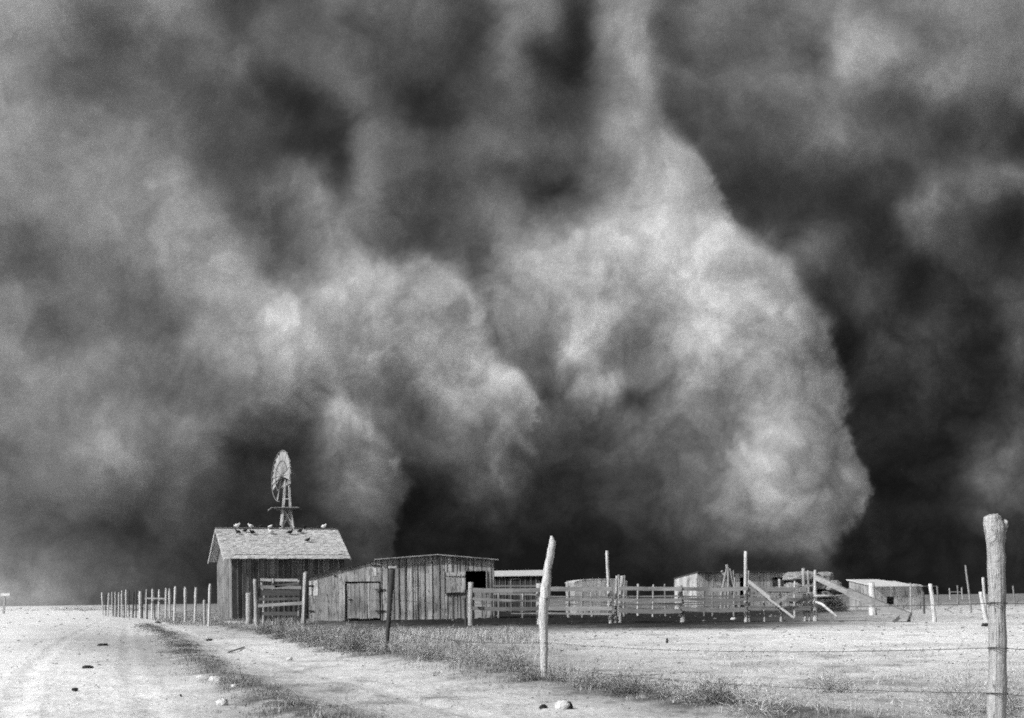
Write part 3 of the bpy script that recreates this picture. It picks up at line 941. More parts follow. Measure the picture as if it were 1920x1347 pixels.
birds = [  # px, py, dark, scale, heading, label
    (446, 999, 1, 1.0, 180, 'dark pigeon on the barn roof slope, leftmost of the dark ones'),
    (460, 996, 1, 0.9, 0, 'dark pigeon near the ridge, second dark bird from the roof left end'),
    (473, 1000, 1, 1.1, 200, 'dark pigeon on the slope just right of a white one, third dark bird'),
    (544, 1000, 1, 1.15, 0, 'plump dark pigeon on the shingles right below the windmill tower'),
    (563, 997, 1, 1.0, 10, 'dark pigeon on the shingles just right of the windmill tower'),
    (577, 1014, 1, 1.0, 0, 'dark pigeon sitting lowest of all on the barn roof'),
    (522, 0, 1, 1.0, 180, 'dark pigeon on the ridge at the left foot of the windmill tower'),
    (489, 0, 1, 0.8, 0, 'small dark pigeon on the ridge between two pale ones'),
    (570, 0, 1, 0.9, 180, 'dark pigeon on the ridge at the right foot of the windmill tower'),
    (598, 0, 1, 0.8, 0, 'small dark pigeon on the ridge beside the rightmost pale one'),
    (445, 0, 0, 1.1, 0, 'white pigeon on the ridge, leftmost of the pale birds'),
    (470, 0, 0, 1.0, 180, 'pale pigeon on the ridge, second pale bird from the left'),
    (507, 0, 0, 0.8, 0, 'small pale pigeon on the ridge left of the windmill'),
    (508, 999, 0, 1.15, 180, 'white pigeon lying low on the shingles left of the windmill'),
    (607, 0, 0, 1.1, 0, 'white pigeon on the ridge, rightmost bird of all'),
]
for px_, py_, dark, sc, hd, lab in birds:
    o = pigeon_mesh().build('pigeon', M['dark_bird'] if dark else M['pale_bird'], None, True)
    if py_ == 0:
        s_, _ = hit(r0, r0 + bd, px_, 990)
        loc = r0 + bd * s_; loc.z = zr_ + 0.155
    else:
        loc = roof_point(px_, py_ + 2)
    o.location = loc
    o.scale = (sc * 0.98, sc * 0.98, sc * 1.12)
    o.rotation_euler = (0, 0, a_ + math.radians(hd))
    tag(o, lab, 'pigeon', 'pigeons on the barn roof')

# ------------------------------------------------------------------ low dark shed behind the wide shed
def simple_shed(name, label, A, B, depth, ztf, ztb, wallmat, roofmat, bw=0.35, gap=0.02, openings=(), tone=(0.8, 1.2), roof_over=0.2, roof_th=0.06, seed=30, cat='shed'):
    root = empty(name, Vector((A[0], A[1], 0)))
    tag(root, label, cat)
    d = (Vector(B) - Vector(A)); d.z = 0; L = d.length; d.normalize(); b = Vector((-d.y, d.x, 0))
    A = Vector((A[0], A[1], 0)); q = lambda s, o=0.0: A + d * s + b * o
    mb = MB()
    wall(mb, q(0), q(L), 0, lambda s: ztf, bw=bw, gap=gap, openings=openings, tone=tone, seed=seed)
    wall(mb, q(L), q(L, depth), 0, lambda s: ztf + (ztb - ztf) * s / depth, bw=bw, gap=gap, tone=tone, seed=seed + 1)
    wall(mb, q(L, depth), q(0, depth), 0, lambda s: ztb, bw=bw, gap=gap, tone=tone, seed=seed + 2)
    wall(mb, q(0, depth), q(0), 0, lambda s: ztb + (ztf - ztb) * s / depth, bw=bw, gap=gap, tone=tone, seed=seed + 3)
    mb.build('wall', wallmat, root)
    mb = MB()
    ro = roof_over; g = (ztb - ztf) / depth
    slab(mb, [V3(q(-ro, -ro), ztf - g * ro + roof_th + .01), V3(q(L + ro, -ro), ztf - g * ro + roof_th + .01), V3(q(L + ro, depth + ro), ztb + g * ro + roof_th + .01), V3(q(-ro, depth + ro), ztb + g * ro + roof_th + .01)], roof_th)
    mb.build('roof', roofmat, root)
    return root, q


dL = 96.0
A = on(850, dL + 1); B = on(1013, dL)
zf = P(970, 1080, dL).z; zb = P(970, 1074.5, dL + 4).z
low, q = simple_shed('low_shed', 'long low black-fronted shed with pale roof edge behind the wide shed', A, B, 4.0, zf, zf + 0.42, M['dark_board'], M['roofing'], bw=0.38, gap=0.05, tone=(0.25, 0.45), roof_over=0.35, seed=31)
mb = MB()
d_ = (B - A).normalized(); b_ = Vector((-d_.y, d_.x, 0))
for px_ in (929, 937, 948, 985, 996, 1006):
    mb = MB()
    s_, _ = hit(A, B, px_, 1090)
    p = A + d_ * s_ - b_ * 0.07
    mb.beam(V3(p, 0.1), V3(p, zf - 0.03), 0.05, 0.05, 0.5, up=(0, 1, 0))
    mb.build('batten', M['board'], low)
mb = MB()
f = [A + d_ * hit(A, B, x_, 1090)[0] - b_ * 0.08 for x_ in (958, 976)]
zt = P(966, 1086, dL).z
mb.beam(V3(f[0], 0), V3(f[0], zt), 0.06, 0.06, 0.9, up=(0, 1, 0)); mb.beam(V3(f[1], 0), V3(f[1], zt), 0.06, 0.06, 0.6, up=(0, 1, 0))
mb.beam(V3(f[0], zt), V3(f[1], zt), 0.06, 0.07, 0.9)
mb.build('door_frame', M['board'], low)

# ------------------------------------------------------------------ low arched shelter behind the corral rails
dS = 78.0
A = on(1078, dS); B = on(1176, dS + 0.5)
shelter = empty('shelter', A)
tag(shelter, 'squat pale shelter with gently arched top behind the middle of the corral', 'shelter')
LS2 = (B - A).length
zt0 = P(1078, 1093, dS).z; zt1 = P(1120, 1087.5, dS).z
arch = lambda s: zt0 + (zt1 - zt0) * (1 - (2 * s / LS2 - 1) ** 4)
dd_ = (B - A).normalized(); bb_ = Vector((-dd_.y, dd_.x, 0))
mb = MB()
n = 14
for k in range(n):                        # horizontal planks would hide in the mottling: short upright boards
    s0_, s1_ = LS2 * k / n, LS2 * (k + 1) / n
    for off_, th_ in ((0.0, 0.05), (3.0, 0.05)):
        a0 = A + dd_ * s0_ + bb_ * off_; a1 = A + dd_ * (s1_ - 0.01) + bb_ * off_
        c0 = a0 + bb_ * th_; c1 = a1 + bb_ * th_
        mb.hexa([V3(a0, 0), V3(a1, 0), V3(c1, 0), V3(c0, 0), V3(a0, arch(s0_)), V3(a1, arch(s1_)), V3(c1, arch(s1_)), V3(c0, arch(s0_))], random.uniform(0.95, 1.35))
for s_ in (0.0, LS2 - 0.06):
    a0 = A + dd_ * s_ + bb_ * 0.06; a1 = a0 + dd_ * 0.05; c0 = a0 + bb_ * 2.9; c1 = a1 + bb_ * 2.9
    mb.hexa([V3(a0, 0), V3(a1, 0), V3(c1, 0), V3(c0, 0), V3(a0, zt0), V3(a1, zt0), V3(c1, zt0), V3(c0, zt0)], 0.9)
mb.build('wall', M['board'], shelter)
mb = MB()
for k in range(n):
    s0_, s1_ = LS2 * k / n, LS2 * (k + 1) / n
    slab(mb, [V3(A + dd_ * s0_ - bb_ * 0.02, arch(s0_) + 0.07), V3(A + dd_ * s1_ - bb_ * 0.02, arch(s1_) + 0.07), V3(A + dd_ * s1_ + bb_ * 3.15, arch(s1_) + 0.07), V3(A + dd_ * s0_ + bb_ * 3.15, arch(s0_) + 0.07)], 0.06, random.uniform(1.2, 1.5))
mb.build('roof', M['board'], shelter)

# ------------------------------------------------------------------ long shed on the right
dR = 88.0
ra = math.radians(16)
rd = Vector((math.cos(ra), math.sin(ra), 0)); rbk = Vector((-math.sin(ra), math.cos(ra), 0))
rA = on(1308, dR); rfar = rA + rd * 50
rs = lambda px, py: hit(rA, rfar, px, py)
LR = rs(1518, 1090)[0]
zrt = rs(1308, 1075)[1]
# the end wall runs back from the corner; its roof line drops away to the left
gd = 7.2
# the back corner must be seen at px 1268
x_, _z = ray(1268, 1100)
tt = (rA.x * rbk.y - rA.y * rbk.x) / (x_ * rbk.y - rbk.x)
gd = (tt * x_ - rA.x) * rbk.x + (tt - rA.y) * rbk.y
gd = min(max(gd, 4.0), 14.0)
pback = rA + rbk * gd
zbk = HC + (P(1268, 1086, pback.y).z - HC)
longs = empty('long_shed', rA)
tag(longs, 'long low grey shed with dark flat roof edge behind the right end of the corral', 'shed')
q = lambda s, o=0.0: rA + rd * s + rbk * o
do = [rs(1387, 1090)[0], rs(1397, 1090)[0]]; wo_ = [rs(1448, 1090)[0], rs(1476, 1090)[0]]
dzt = rs(1392, 1083)[1]; wzt = rs(1460, 1083)[1]; wzb = rs(1460, 1100)[1]
zend = rs(1515, 1073.5)[1]
ztl = lambda s: zrt + (zend - zrt) * s / LR
mb = MB()
wall(mb, q(0), q(LR), 0, ztl, bw=0.33, gap=0.02, openings=[(do[0], do[1], 0, dzt), (wo_[0], wo_[1], wzb, wzt)], tone=(1.1, 1.65), seed=41)
wall(mb, q(LR), q(LR, gd), 0, lambda s: zend + (zbk - zrt) * s / gd, bw=0.33, seed=42)
wall(mb, q(LR, gd), q(0, gd), 0, lambda s: zbk, bw=0.33, seed=43)
mb.build('wall', M['board'], longs)
mb = MB()
wall(mb, q(0, gd), q(0), 0, lambda s: zbk + (zrt - zbk) * min(1, s / gd), bw=0.3, gap=0.015, tone=(1.0, 1.3), seed=44)
tag(mb.build('gable_wall', M['board'], longs), 'paler sunlit end wall of the long shed')
mb = MB()
slab(mb, [V3(q(-0.05, -0.25), zrt + 0.13), V3(q(LR + 0.3, -0.25), zend + 0.13), V3(q(LR + 0.3, gd + .1), zend + zbk - zrt + 0.08), V3(q(-0.05, gd + .1), zbk + 0.08)], 0.11)
mb.build('roof', M['dark_roof'], longs)
mb = MB()
wall(mb, q(wo_[0] + .1, 0.25), q(wo_[1] - .1, 0.25), wzb, lambda s: wzt - 0.12, bw=0.3, tone=(0.5, 0.7), seed=47)
mb.build('shutter', M['board'], longs)

# ------------------------------------------------------------------ stacked hay at the right end of the long shed
def lump_mesh(mb, c, sx_, sy_, sz_, seed, n=16, m=9, rough=0.12, power=0.6, tone=1.0):
    r = np.random.default_rng(seed)
    lat = r.random((64, 64))
    vs = []; fs = []
    for i in range(m + 1):
        ph = -math.pi / 2 + math.pi * i / m
        for j in range(n):
            th = 2 * math.pi * j / n
            f = lambda v: math.copysign(abs(v) ** power, v)
            x, y, z = f(math.cos(ph)) * f(math.cos(th)), f(math.cos(ph)) * f(math.sin(th)), f(math.sin(ph))
            d = 1 + rough * (float(lat[i % 64, j % 64]) - 0.5) * 2
            vs.append((c[0] + x * sx_ / 2 * d, c[1] + y * sy_ / 2 * d, c[2] + z * sz_ / 2 * d))
    for i in range(m):
        for j in range(n):
            k = (j + 1) % n
            fs.append((i * n + j, i * n + k, (i + 1) * n + k, (i + 1) * n + j))
    mb.add(vs, fs, tone)


dH = 78.0
stack_root = []
kk = dH / F
bales = [(1502, 1082, 62, 16), (1545, 1083, 32, 17), (1530, 1098, 55, 16), (1560, 1099, 28, 18), (1500, 1100, 50, 20), (1548, 1115, 40, 14), (1505, 1120, 60, 20)]
names = ['topmost left', 'topmost right rounded', 'second layer middle', 'second layer right end', 'second layer left', 'lowest layer right', 'lowest layer left']
for i, (px_, py_, w_, h_) in enumerate(bales):
    c = P(px_, py_, dH + 0.2 * (i % 3))
    mb = MB()
    lump_mesh(mb, c, w_ * kk * 1.02, 1.7, h_ * kk * 1.15, 500 + i, n=26, m=14, rough=0.17, power=0.7, tone=1.0 if i < 5 else 0.6)
    o = mb.build('hay_bale', M['hay'], None, True, origin=(c.x, c.y, c.z - h_ * kk / 2))
    tag(o, '%s bale of weathered hay in the stack right of the long shed' % names[i], 'hay bale', 'stacked hay at the end of the long shed')

# ------------------------------------------------------------------ small hut on the right
dT = 84.0
ha = math.radians(18)
hd_ = Vector((math.cos(ha), math.sin(ha), 0)); hbk = Vector((-math.sin(ha), math.cos(ha), 0))
hA = on(1640, dT); hfar = hA + hd_ * 30
hs = lambda px, py: hit(hA, hfar, px, py)
x_, _z = ray(1593, 1110)
tt = (hA.x * hbk.y - hA.y * hbk.x) / (x_ * hbk.y - hbk.x)
hdp = min(max((tt * x_ - hA.x) * hbk.x + (tt - hA.y) * hbk.y, 2.5), 9.0)
LH = hs(1724, 1110)[0]
zhf = hs(1640, 1100)[1]; zhb = P(1593, 1090, (hA + hbk * hdp).y).z
hut = empty('hut', hA)
tag(hut, 'small grey hut with bright white roof and little square opening at the right', 'hut')
q = lambda s, o=0.0: hA + hd_ * s + hbk * o
hw = [hs(1662, 1126)[0], hs(1676, 1126)[0]]; hwz = [hs(1668, 1134)[1], hs(1668, 1119)[1]]
mb = MB()
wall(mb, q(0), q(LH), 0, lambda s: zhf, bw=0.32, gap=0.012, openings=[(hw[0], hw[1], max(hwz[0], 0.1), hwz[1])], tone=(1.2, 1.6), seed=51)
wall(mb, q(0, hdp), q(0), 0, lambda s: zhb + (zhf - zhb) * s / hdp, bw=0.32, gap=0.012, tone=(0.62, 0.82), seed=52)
wall(mb, q(LH), q(LH, hdp), 0, lambda s: zhf + (zhb - zhf) * s / hdp, bw=0.32, gap=0.012, seed=53)
wall(mb, q(LH, hdp), q(0, hdp), 0, lambda s: zhb, bw=0.32, gap=0.012, seed=54)
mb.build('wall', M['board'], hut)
mb = MB()
g = (zhb - zhf) / hdp
slab(mb, [V3(q(-.15, -.25), zhf + .05 - g * .25), V3(q(LH + .15, -.25), zhf + .05 - g * .25), V3(q(LH - 1.2, hdp + .2), zhb + .12), V3(q(-.15, hdp + .2), zhb + .12)], 0.05, 1.15)
mb.build('roof', M['roofing'], hut)
mb = MB()                                # plank shoring that slopes down from the right corner
for px0, py0, px1, py1 in ((1726, 1100, 1737, 1146), (1722, 1099, 1726, 1146)):
    mb.beam(P(px0, py0, dT + 1), P(px1, py1, dT + 1), 0.06, 0.16, 0.8, up=(1, 0, 0))
mb.beam(P(1712, 1096, dT + .7), P(1728, 1098, dT + .7), 0.05, 0.1, 1.1)
mb.build('shoring', M['board'], hut)

# ------------------------------------------------------------------ posts
def post_mb(pts, rads, tone=1.0, jit=0.06, n=12, squash=1.0, sub=4):
    P_ = [Vector(p) for p in pts]
    out = []; rr = []
    r = random.Random(int(abs(P_[0].x * 1000)) % 9973)
    for i in range(len(P_) - 1):
        for k in range(sub):
            t = k / sub
            out.append(P_[i].lerp(P_[i + 1], t) + Vector((r.uniform(-1, 1), r.uniform(-1, 1), 0)) * rads[i] * 0.08)
            rr.append((rads[i] * (1 - t) + rads[i + 1] * t))
    out.append(P_[-1]); rr.append(rads[-1])
    mb = MB(); mb.tube(out, rr, n, tone, jit, squash=squash)
    return mb


def px_post(name, pix, d, widths, mat, label=None, cat='fence post', group=None, parent=None, tone=1.0, jit=0.05, sink=0.3, squash=1.0):
    """a round post seen along the pixel points (bottom to top), all at distance d"""
    k = d / F
    pts = [P(x, y, d) for x, y in pix]
    b = pts[0].copy()
    dirn = (pts[0] - pts[1]).normalized()
    if pts[0].z > -0.1: 
        pts.insert(0, pts[0] + dirn * ((pts[0].z + sink) / max(0.2, -dirn.z)))
        widths = [widths[0]] + list(widths)
    mb = post_mb(pts, [w * k / 2 for w in widths], tone, jit, squash=squash)
    o = mb.build(name, mat, parent, True, origin=None if parent else Vector((b.x, b.y, 0)))
    if label: tag(o, label, cat if parent is None else None, group if parent is None else None)
    return o


# --- big near post on the right, with its chewed flared top
dN = 9.5
kN = dN / F
lv_ = [(1420, 1851, 1887), (1340, 1852, 1886), (1290, 1853, 1887), (1240, 1855, 1886), (1200, 1855, 1887), (1150, 1855, 1885), (1110, 1855, 1886), (1070, 1853, 1884), (1045, 1853, 1885), (1030, 1852, 1883),
       (1018, 1851, 1883), (1010, 1850, 1885), (1002, 1849, 1884), (995, 1848, 1887), (989, 1847, 1886), (983, 1846, 1884), (978, 1846, 1880), (973, 1845.5, 1878), (970, 1846, 1876), (966.5, 1853, 1873)]
rp_ = random.Random(12)
vs_, fs_ = [], []
nn = 28
for li, (yy, xl, xr_) in enumerate(lv_):
    a, b = P(xl, yy, dN), P(xr_, yy, dN)
    c = (a + b) / 2; hw_ = (b.x - a.x) / 2
    for j in range(nn):
        th = 2 * math.pi * j / nn
        cx_, sy_ = math.cos(th), math.sin(th)
        # hewn flat on the left, round elsewhere
        fx_ = max(cx_, -0.93) * (1.0 if cx_ > 0 else 1.075)
        rr_ = 1 + rp_.uniform(-.035, .035)
        zz = c.z + (0.012 * (1 - abs(cx_)) if li > 16 else 0) + (rp_.uniform(-.006, .006) if li > 8 else 0)
        vs_.append((c.x + fx_ * hw_ * rr_, c.y + sy_ * min(hw_, 0.075) * rr_, zz))
vs_ = [(x, y, z if i >= nn else -0.3) for i, (x, y, z) in enumerate(vs_)]
for k in range(len(lv_) - 1):
    for j in range(nn):
        i2 = (j + 1) % nn
        fs_.append((k * nn + j, k * nn + i2, (k + 1) * nn + i2, (k + 1) * nn + j))
fs_.append(tuple((len(lv_) - 1) * nn + i for i in range(nn)))
pt_ = [P(1870, 1400, dN)]
mb = MB(); mb.add(vs_, fs_, 1.0)
near_post = mb.build('fence_post', M['log'], None, True, origin=(pt_[0].x, pt_[0].y, 0))
tag(near_post, 'thick near fence post at the right edge with ragged flared top', 'fence post', 'posts of the barbed wire fence')
mb = MB()                                # splintered knob at the right of its top
lump_mesh(mb, P(1883, 983, dN), 12 * kN, 0.09, 15 * kN, 91, 14, 8, 0.25, 0.8, 0.95)
mb.build('splintered_top', M['pale_log'], near_post, True)

for yy in (1131, 1215, 1300):          # turns of wire stapled round the post
    c = P(1870, yy, dN)
    mb = MB()
    mb.tube([Vector((c.x + math.cos(t_) * 0.076, c.y + math.sin(t_) * 0.082, c.z + 0.006 * math.sin(2 * t_))) for t_ in [2 * math.pi * i / 20 for i in range(21)]], 0.0035, 5, 1.0, cap=False)
    mb.build('wire_loop', M['wire'], near_post, True)
# --- crooked pale post in the middle
px_post('fence_post', [(1020, 1281), (1020, 1200), (1018, 1150), (1022, 1115), (1026, 1070), (1034, 1030), (1036, 1016), (1034, 1005)], 16.7,
        [12, 15, 18, 20, 15, 14, 12, 4], M['pale_log'], 'tall crooked bleached post with pointed top in the middle foreground', group='posts of the barbed wire fence')
mb = post_mb([P(1013, 1210, 16.55), P(1012, 1160, 16.55), P(1010, 1120, 16.6)], [3.2 * 16.7 / F, 4 * 16.7 / F, 2.5 * 16.7 / F], 0.85)

# --- black slanted post with white cap
dB = 25.0
px_post('fence_post', [(724, 1224), (729, 1160), (733, 1100), (735, 1066)], dB, [6, 9, 11, 12], M['dark_log'], 'slanting black post with pale cap in front of the wide shed', group='posts of the barbed wire fence')
mb = MB(); c = P(736, 1064, dB); mb.box(c, 0.15, 0.14, 0.045, 0.9, 0.2)
capm = mb.build('cap', M['pale_log'], [o for o in bpy.data.objects if o.get('label', '').startswith('slanting black')][0])
# --- two-tone post before the lean-to
p570 = px_post('fence_post', [(570, 1183), (571, 1140), (573, 1100), (575, 1072)], 46.0, [7, 8, 9, 8], M['dark_log'], 'dark upright post with pale left edge before the lean-to', group='posts of the barbed wire fence', tone=2.5)
mb = MB(); mb.beam(P(566.5, 1183, 45.8), P(571, 1074, 45.8), 0.05, 0.09, 1.1, up=(1, 0, 0)); mb.build('batten', M['pale_log'], p570)

# --- left fence receding towards the horizon
left = [  # px_base, px_top, py_top, d, width, pale?
    (391, 394, 1095, 55, 5, 1), (383.5, 383, 1125, 56, 5, 1), (365, 367.5, 1102, 62, 5, 1), (347, 347.5, 1101, 66, 5.5, 1), (326, 329, 1100, 69, 4.5, 1),
    (318, 318, 1104, 72, 4, 1), (310.5, 311.5, 1103, 73, 4, 1), (297, 298.5, 1106, 77, 3.6, 1), (290, 290, 1107, 79, 2.6, 0), (285, 286, 1104.5, 80, 4, 1), (276, 276, 1106, 82, 2.6, 0), (274, 275, 1105.5, 84, 3.2, 1),
    (267, 267, 1106, 86, 3, 0), (263, 263, 1109, 88, 6, 1), (255, 255, 1107, 90, 2.6, 0), (249, 251, 1109, 91, 3, 0), (242, 242, 1106.5, 93, 2.2, 0), (236, 236.5, 1106, 94, 3.6, 1),
    (233, 233, 1110, 95, 2.6, 0), (228, 228.5, 1108, 96, 3.2, 1), (225, 225, 1110, 97, 2.2, 0), (223, 223, 1111, 98, 3.4, 1), (219, 219, 1110, 99, 2.4, 0), (216, 216, 1110, 100, 2.6, 1), (213, 213, 1110, 102, 2.2, 0),
    (210, 210, 1110.5, 103, 2.6, 1), (202, 204, 1112, 106, 3, 1), (198.5, 198.5, 1113, 108, 2, 0), (193, 191, 1111, 110, 2.6, 1)]
ords = ['first', 'second', 'third', 'fourth', 'fifth', 'sixth', 'seventh', 'eighth', 'ninth', 'tenth', 'eleventh', 'twelfth', 'thirteenth', 'fourteenth', 'fifteenth', 'sixteenth', 'seventeenth', 'eighteenth', 'nineteenth', 'twentieth', 'twenty-first', 'twenty-second', 'twenty-third', 'twenty-fourth', 'twenty-fifth', 'twenty-sixth', 'twenty-seventh', 'twenty-eighth', 'twenty-ninth']
special = {0: 'tallest bleached post of the left fence, leaning right, nearest the barn', 1: 'short stub post beside the tallest one left of the barn', 13: 'thickest post of the left fence, squat and pale'}
for i, (xb, xt, yt, d, w, pale) in enumerate(left):
    top = P(xt, yt, d)
    base = on(xb, d); base.x = P(xb, 1150, d).x
    if i == 1: base.z = 0
    pts = [V3(base, -0.3), V3(base, 0.0), base.lerp(top, 0.5), V3(base.lerp(top, 0.86), top.z * 0.86), top]
    pts[2].z = top.z * 0.5
    k = d / F
    mb = post_mb(pts, [w * k * f / 2 for f in (0.9, 0.9, 0.95, 1.1, 0.75)], random.uniform(0.75, 1.15), 0.08, n=7, sub=2)
    o = mb.build('fence_post', M['pale_log'] if pale else M['dark_log'], None, True, origin=V3(base, 0))
    tag(o, special.get(i, '%s post counted leftward from the barn in the left fence, %s' % (ords[i], 'bleached pale' if pale else 'dark')), 'fence post', 'posts of the left fence running to the horizon')
mb = MB(); mb.beam(P(272, 1122, 80.2), P(313, 1123, 73.4), 0.04, 0.09, 0.9)
tag(mb.build('fence_rail', M['rail'], None, origin=P(290, 1123, 77)), 'thin horizontal rail nailed across posts of the left fence', 'rail')

# --- T-shaped marker at the far left
dM = 150.0
mk = empty('marker_post', Vector((P(8, 1140, dM).x, dM, 0)))
tag(mk, 'small pale T-shaped post at the far left edge of the open ground', 'post')
mb = MB(); mb.beam(V3(mk.location, -0.2) + Vector((-0.1, 0, 0)), P(9, 1117, dM), 0.2, 0.22, 1.0); mb.build('post', M['board'], mk)
mb = MB(); mb.beam(P(2, 1115.5, dM), P(19, 1115, dM), 0.25, 0.32, 2.2); mb.build('crossbar', M['board'], mk)

# ------------------------------------------------------------------ barbed wire between the roadside posts
def sag(a, b, s, n=14):
    a, b = Vector(a), Vector(b)
    return [a.lerp(b, i / n) - Vector((0, 0, 4 * s * (i / n) * (1 - i / n))) for i in range(n + 1)]


offp = P(1868, 1300, dN); Xfar = Vector((offp.x + 3.6, 3.2, 0))
lines = [  # label, heights at: beyond frame, near post, crooked post, black post, 570 post
    ('topmost strand of barbed wire between the roadside posts', [P(1868, 1131, 9.4), P(1022, 1122, 16.6), P(732, 1122, 24.9), P(571, 1120, 45.7)], 1.02),
    ('middle strand of barbed wire, sagging over the bright ground', [P(1868, 1215, 9.4), P(1022, 1205, 16.6), P(729, 1180, 24.9), P(570, 1150, 45.7)], 0.67),
    ('lowest strand of barbed wire close to the grass', [P(1868, 1300, 9.4), P(1022, 1250, 16.6), P(727, 1205, 24.9), P(570, 1168, 45.7)], 0.3)]
for lab, ps, h in lines:
    allp = [Xfar + Vector((0, 0, h))] + ps
    mb = MB()
    for i in range(len(allp) - 1):
        sg = 0.04 + 0.03 * i
        pp = sag(allp[i], allp[i + 1], sg)
        mb.tube(pp, 0.003 if i < 2 else 0.0045, 5, 1.0, cap=False)
        if i < 2:
            for k in range(1, 40):
                t = k / 40.0
                c = Vector(allp[i]).lerp(Vector(allp[i + 1]), t) - Vector((0, 0, 4 * sg * t * (1 - t)))
                mb.tube([c - Vector((0.012, 0, 0.018)), c + Vector((0.012, 0, 0.018))], 0.0022, 3, 1.0)
    tag(mb.build('barbed_wire', M['wire'], None, True), lab, 'barbed wire', 'strands of barbed wire')

# ------------------------------------------------------------------ corral fence
dC = 50.0
corral = empty('corral_fence', on(883, dC))
tag(corral, 'plank corral fence on stout posts stretching right from the wide shed', 'fence')
cposts = [  # pixels bottom > top, widths, material, label
    ([(883, 1176), (883, 1130), (883, 1092)], [11, 10, 10], 'log', None),
    ([(1014, 1178), (1013, 1140), (1012, 1094)], [14, 15, 14], 'log', None),
    ([(1145, 1171), (1141, 1100), (1138, 1033)], [7.5, 6.5, 5.5], 'pale_log', 'tall thin pale post standing far above the rails'),
    ([(1163, 1170), (1163, 1120), (1167, 1080)], [7, 7, 7], 'log', None),
    ([(1154, 1168), (1155, 1120), (1157, 1080)], [6, 6, 5], 'log', None),
    ([(1281, 1172), (1277, 1130), (1274, 1098)], [11, 11, 10], 'log', None),
    ([(1399, 1167), (1398, 1110), (1398, 1034)], [7, 7, 6], 'pale_log', 'tallest pale post, bearing the sloping brace'),
    ([(1405, 1166), (1404, 1120), (1403, 1070)], [5, 5, 4], 'log', None),
    ([(1465, 1168), (1463, 1120), (1461, 1086)], [5, 5, 4.5], 'pale_log', None),
    ([(1510, 1164), (1508, 1120), (1506, 1066)], [6, 6, 6], 'log', None),
    ([(1529, 1169), (1528, 1130), (1528, 1100), (1528, 1069)], [9, 8, 6, 5], 'pale_log', None),
    ([(1434, 1166), (1433, 1145), (1432, 1125)], [4, 4, 4], 'log', None),
    ([(1518, 1162), (1517, 1130), (1515, 1070)], [4, 4, 4], 'log', None),
    ([(874, 1174), (872, 1140), (871, 1120)], [5, 5, 4], 'dark_log', None)]
for pix, ws, mt, lab in cposts:
    o = px_post('post', pix, dC, ws, M[mt], None, parent=corral)
    if lab: o['label'] = lab


def rail(px0, py0, px1, py1, wpx, d0=dC - 0.2, d1=None, parent=corral, mat='rail', tone=1.0, name='rail', bow=0.0, th=0.05):
    d1 = d1 if d1 is not None else d0
    mb = MB()
    mb.beam(P(px0, py0, d0), P(px1, py1, d1), th, wpx * d0 / F, tone, up=(0, 0, 1), bow=bow, segs=8)
    return mb.build(name, M[mat], parent)


R_ = random.Random(2)
spans = [(886, 1016), (1012, 1147), (1160, 1278), (1276, 1402)]
for (x0, x1), top, mid, low_ in zip(spans, [(1107, 1106), (1105, 1104), (1104, 1104), (1104, 1104)], [(1123, 1127), (1124, 1124), (1125, 1125), (1124, 1124)], [(1141, 1142), (1140, 1141), (1144, 1145), (1142, 1142)]):
    for (ya, yb), wd_, tn_ in ((top, 8.2, R_.uniform(.8, 1.1)), (mid, 4.2 if x0 < 900 else 5.6, R_.uniform(.75, 1.1)), (low_, 7.5 if x0 < 1100 else 8.5, 1.5 if x0 == 1012 else R_.uniform(.7, 1.0))):
        if R_.random() < 0.55:               # spliced from two boards that do not quite line up
            xm = x0 + (x1 - x0) * R_.uniform(.4, .62); ym = (ya + yb) / 2 + R_.uniform(-1, 1.6)
            rail(x0, ya, xm + 3, ym, wd_ * R_.uniform(.85, 1.1), tone=tn_, bow=R_.uniform(-.03, .02))
            rail(xm, ym + R_.uniform(-1.2, 1.2), x1, yb + R_.uniform(-.8, .8), wd_ * R_.uniform(.8, 1.1), dC - .27, tone=tn_ * R_.uniform(.75, 1.25), bow=R_.uniform(-.03, .02))
        else:
            rail(x0, ya + R_.uniform(-1, 1), x1, yb + R_.uniform(-1, 1), wd_, tone=tn_, bow=R_.uniform(-.05, .01))
rail(1012, 1150, 1147, 1152, 3.5, tone=1.4)
rail(958, 1150, 1016, 1150, 3, tone=1.4)
rail(1160, 1134, 1278, 1133, 4, tone=0.8); rail(1276, 1134, 1402, 1133, 3, tone=0.8)
rail(1400, 1106, 1512, 1107, 10, tone=.95); rail(1400, 1124, 1520, 1125, 7, tone=.85); rail(1400, 1140, 1520, 1141, 8, tone=.85); rail(1440, 1111, 1520, 1112, 2.5, tone=1.5)
o = rail(1403, 1090, 1443, 1122, 6.5, dC - 0.45, dC - 0.55, mat='lath', name='brace', tone=1.1); o['label'] = 'upper plank sloping down right from the tallest post'
o = rail(1441, 1123, 1489, 1159, 4, dC - 0.6, dC - 0.75, mat='lath', name='brace', tone=1.1); o['label'] = 'thin lower pole carrying on the slope to the ground'
rail(1518, 1096, 1447, 1135, 5.5, dC - 0.45, dC - 0.45, mat='log', name='brace', tone=1.0)
# boards nailed at the end post
for yy in (1133, 1149):
    mb = MB(); mb.box(P(896, yy, dC - .3), 0.2, 0.05, 0.2, 1.4); mb.build('cleat', M['rail'], corral)

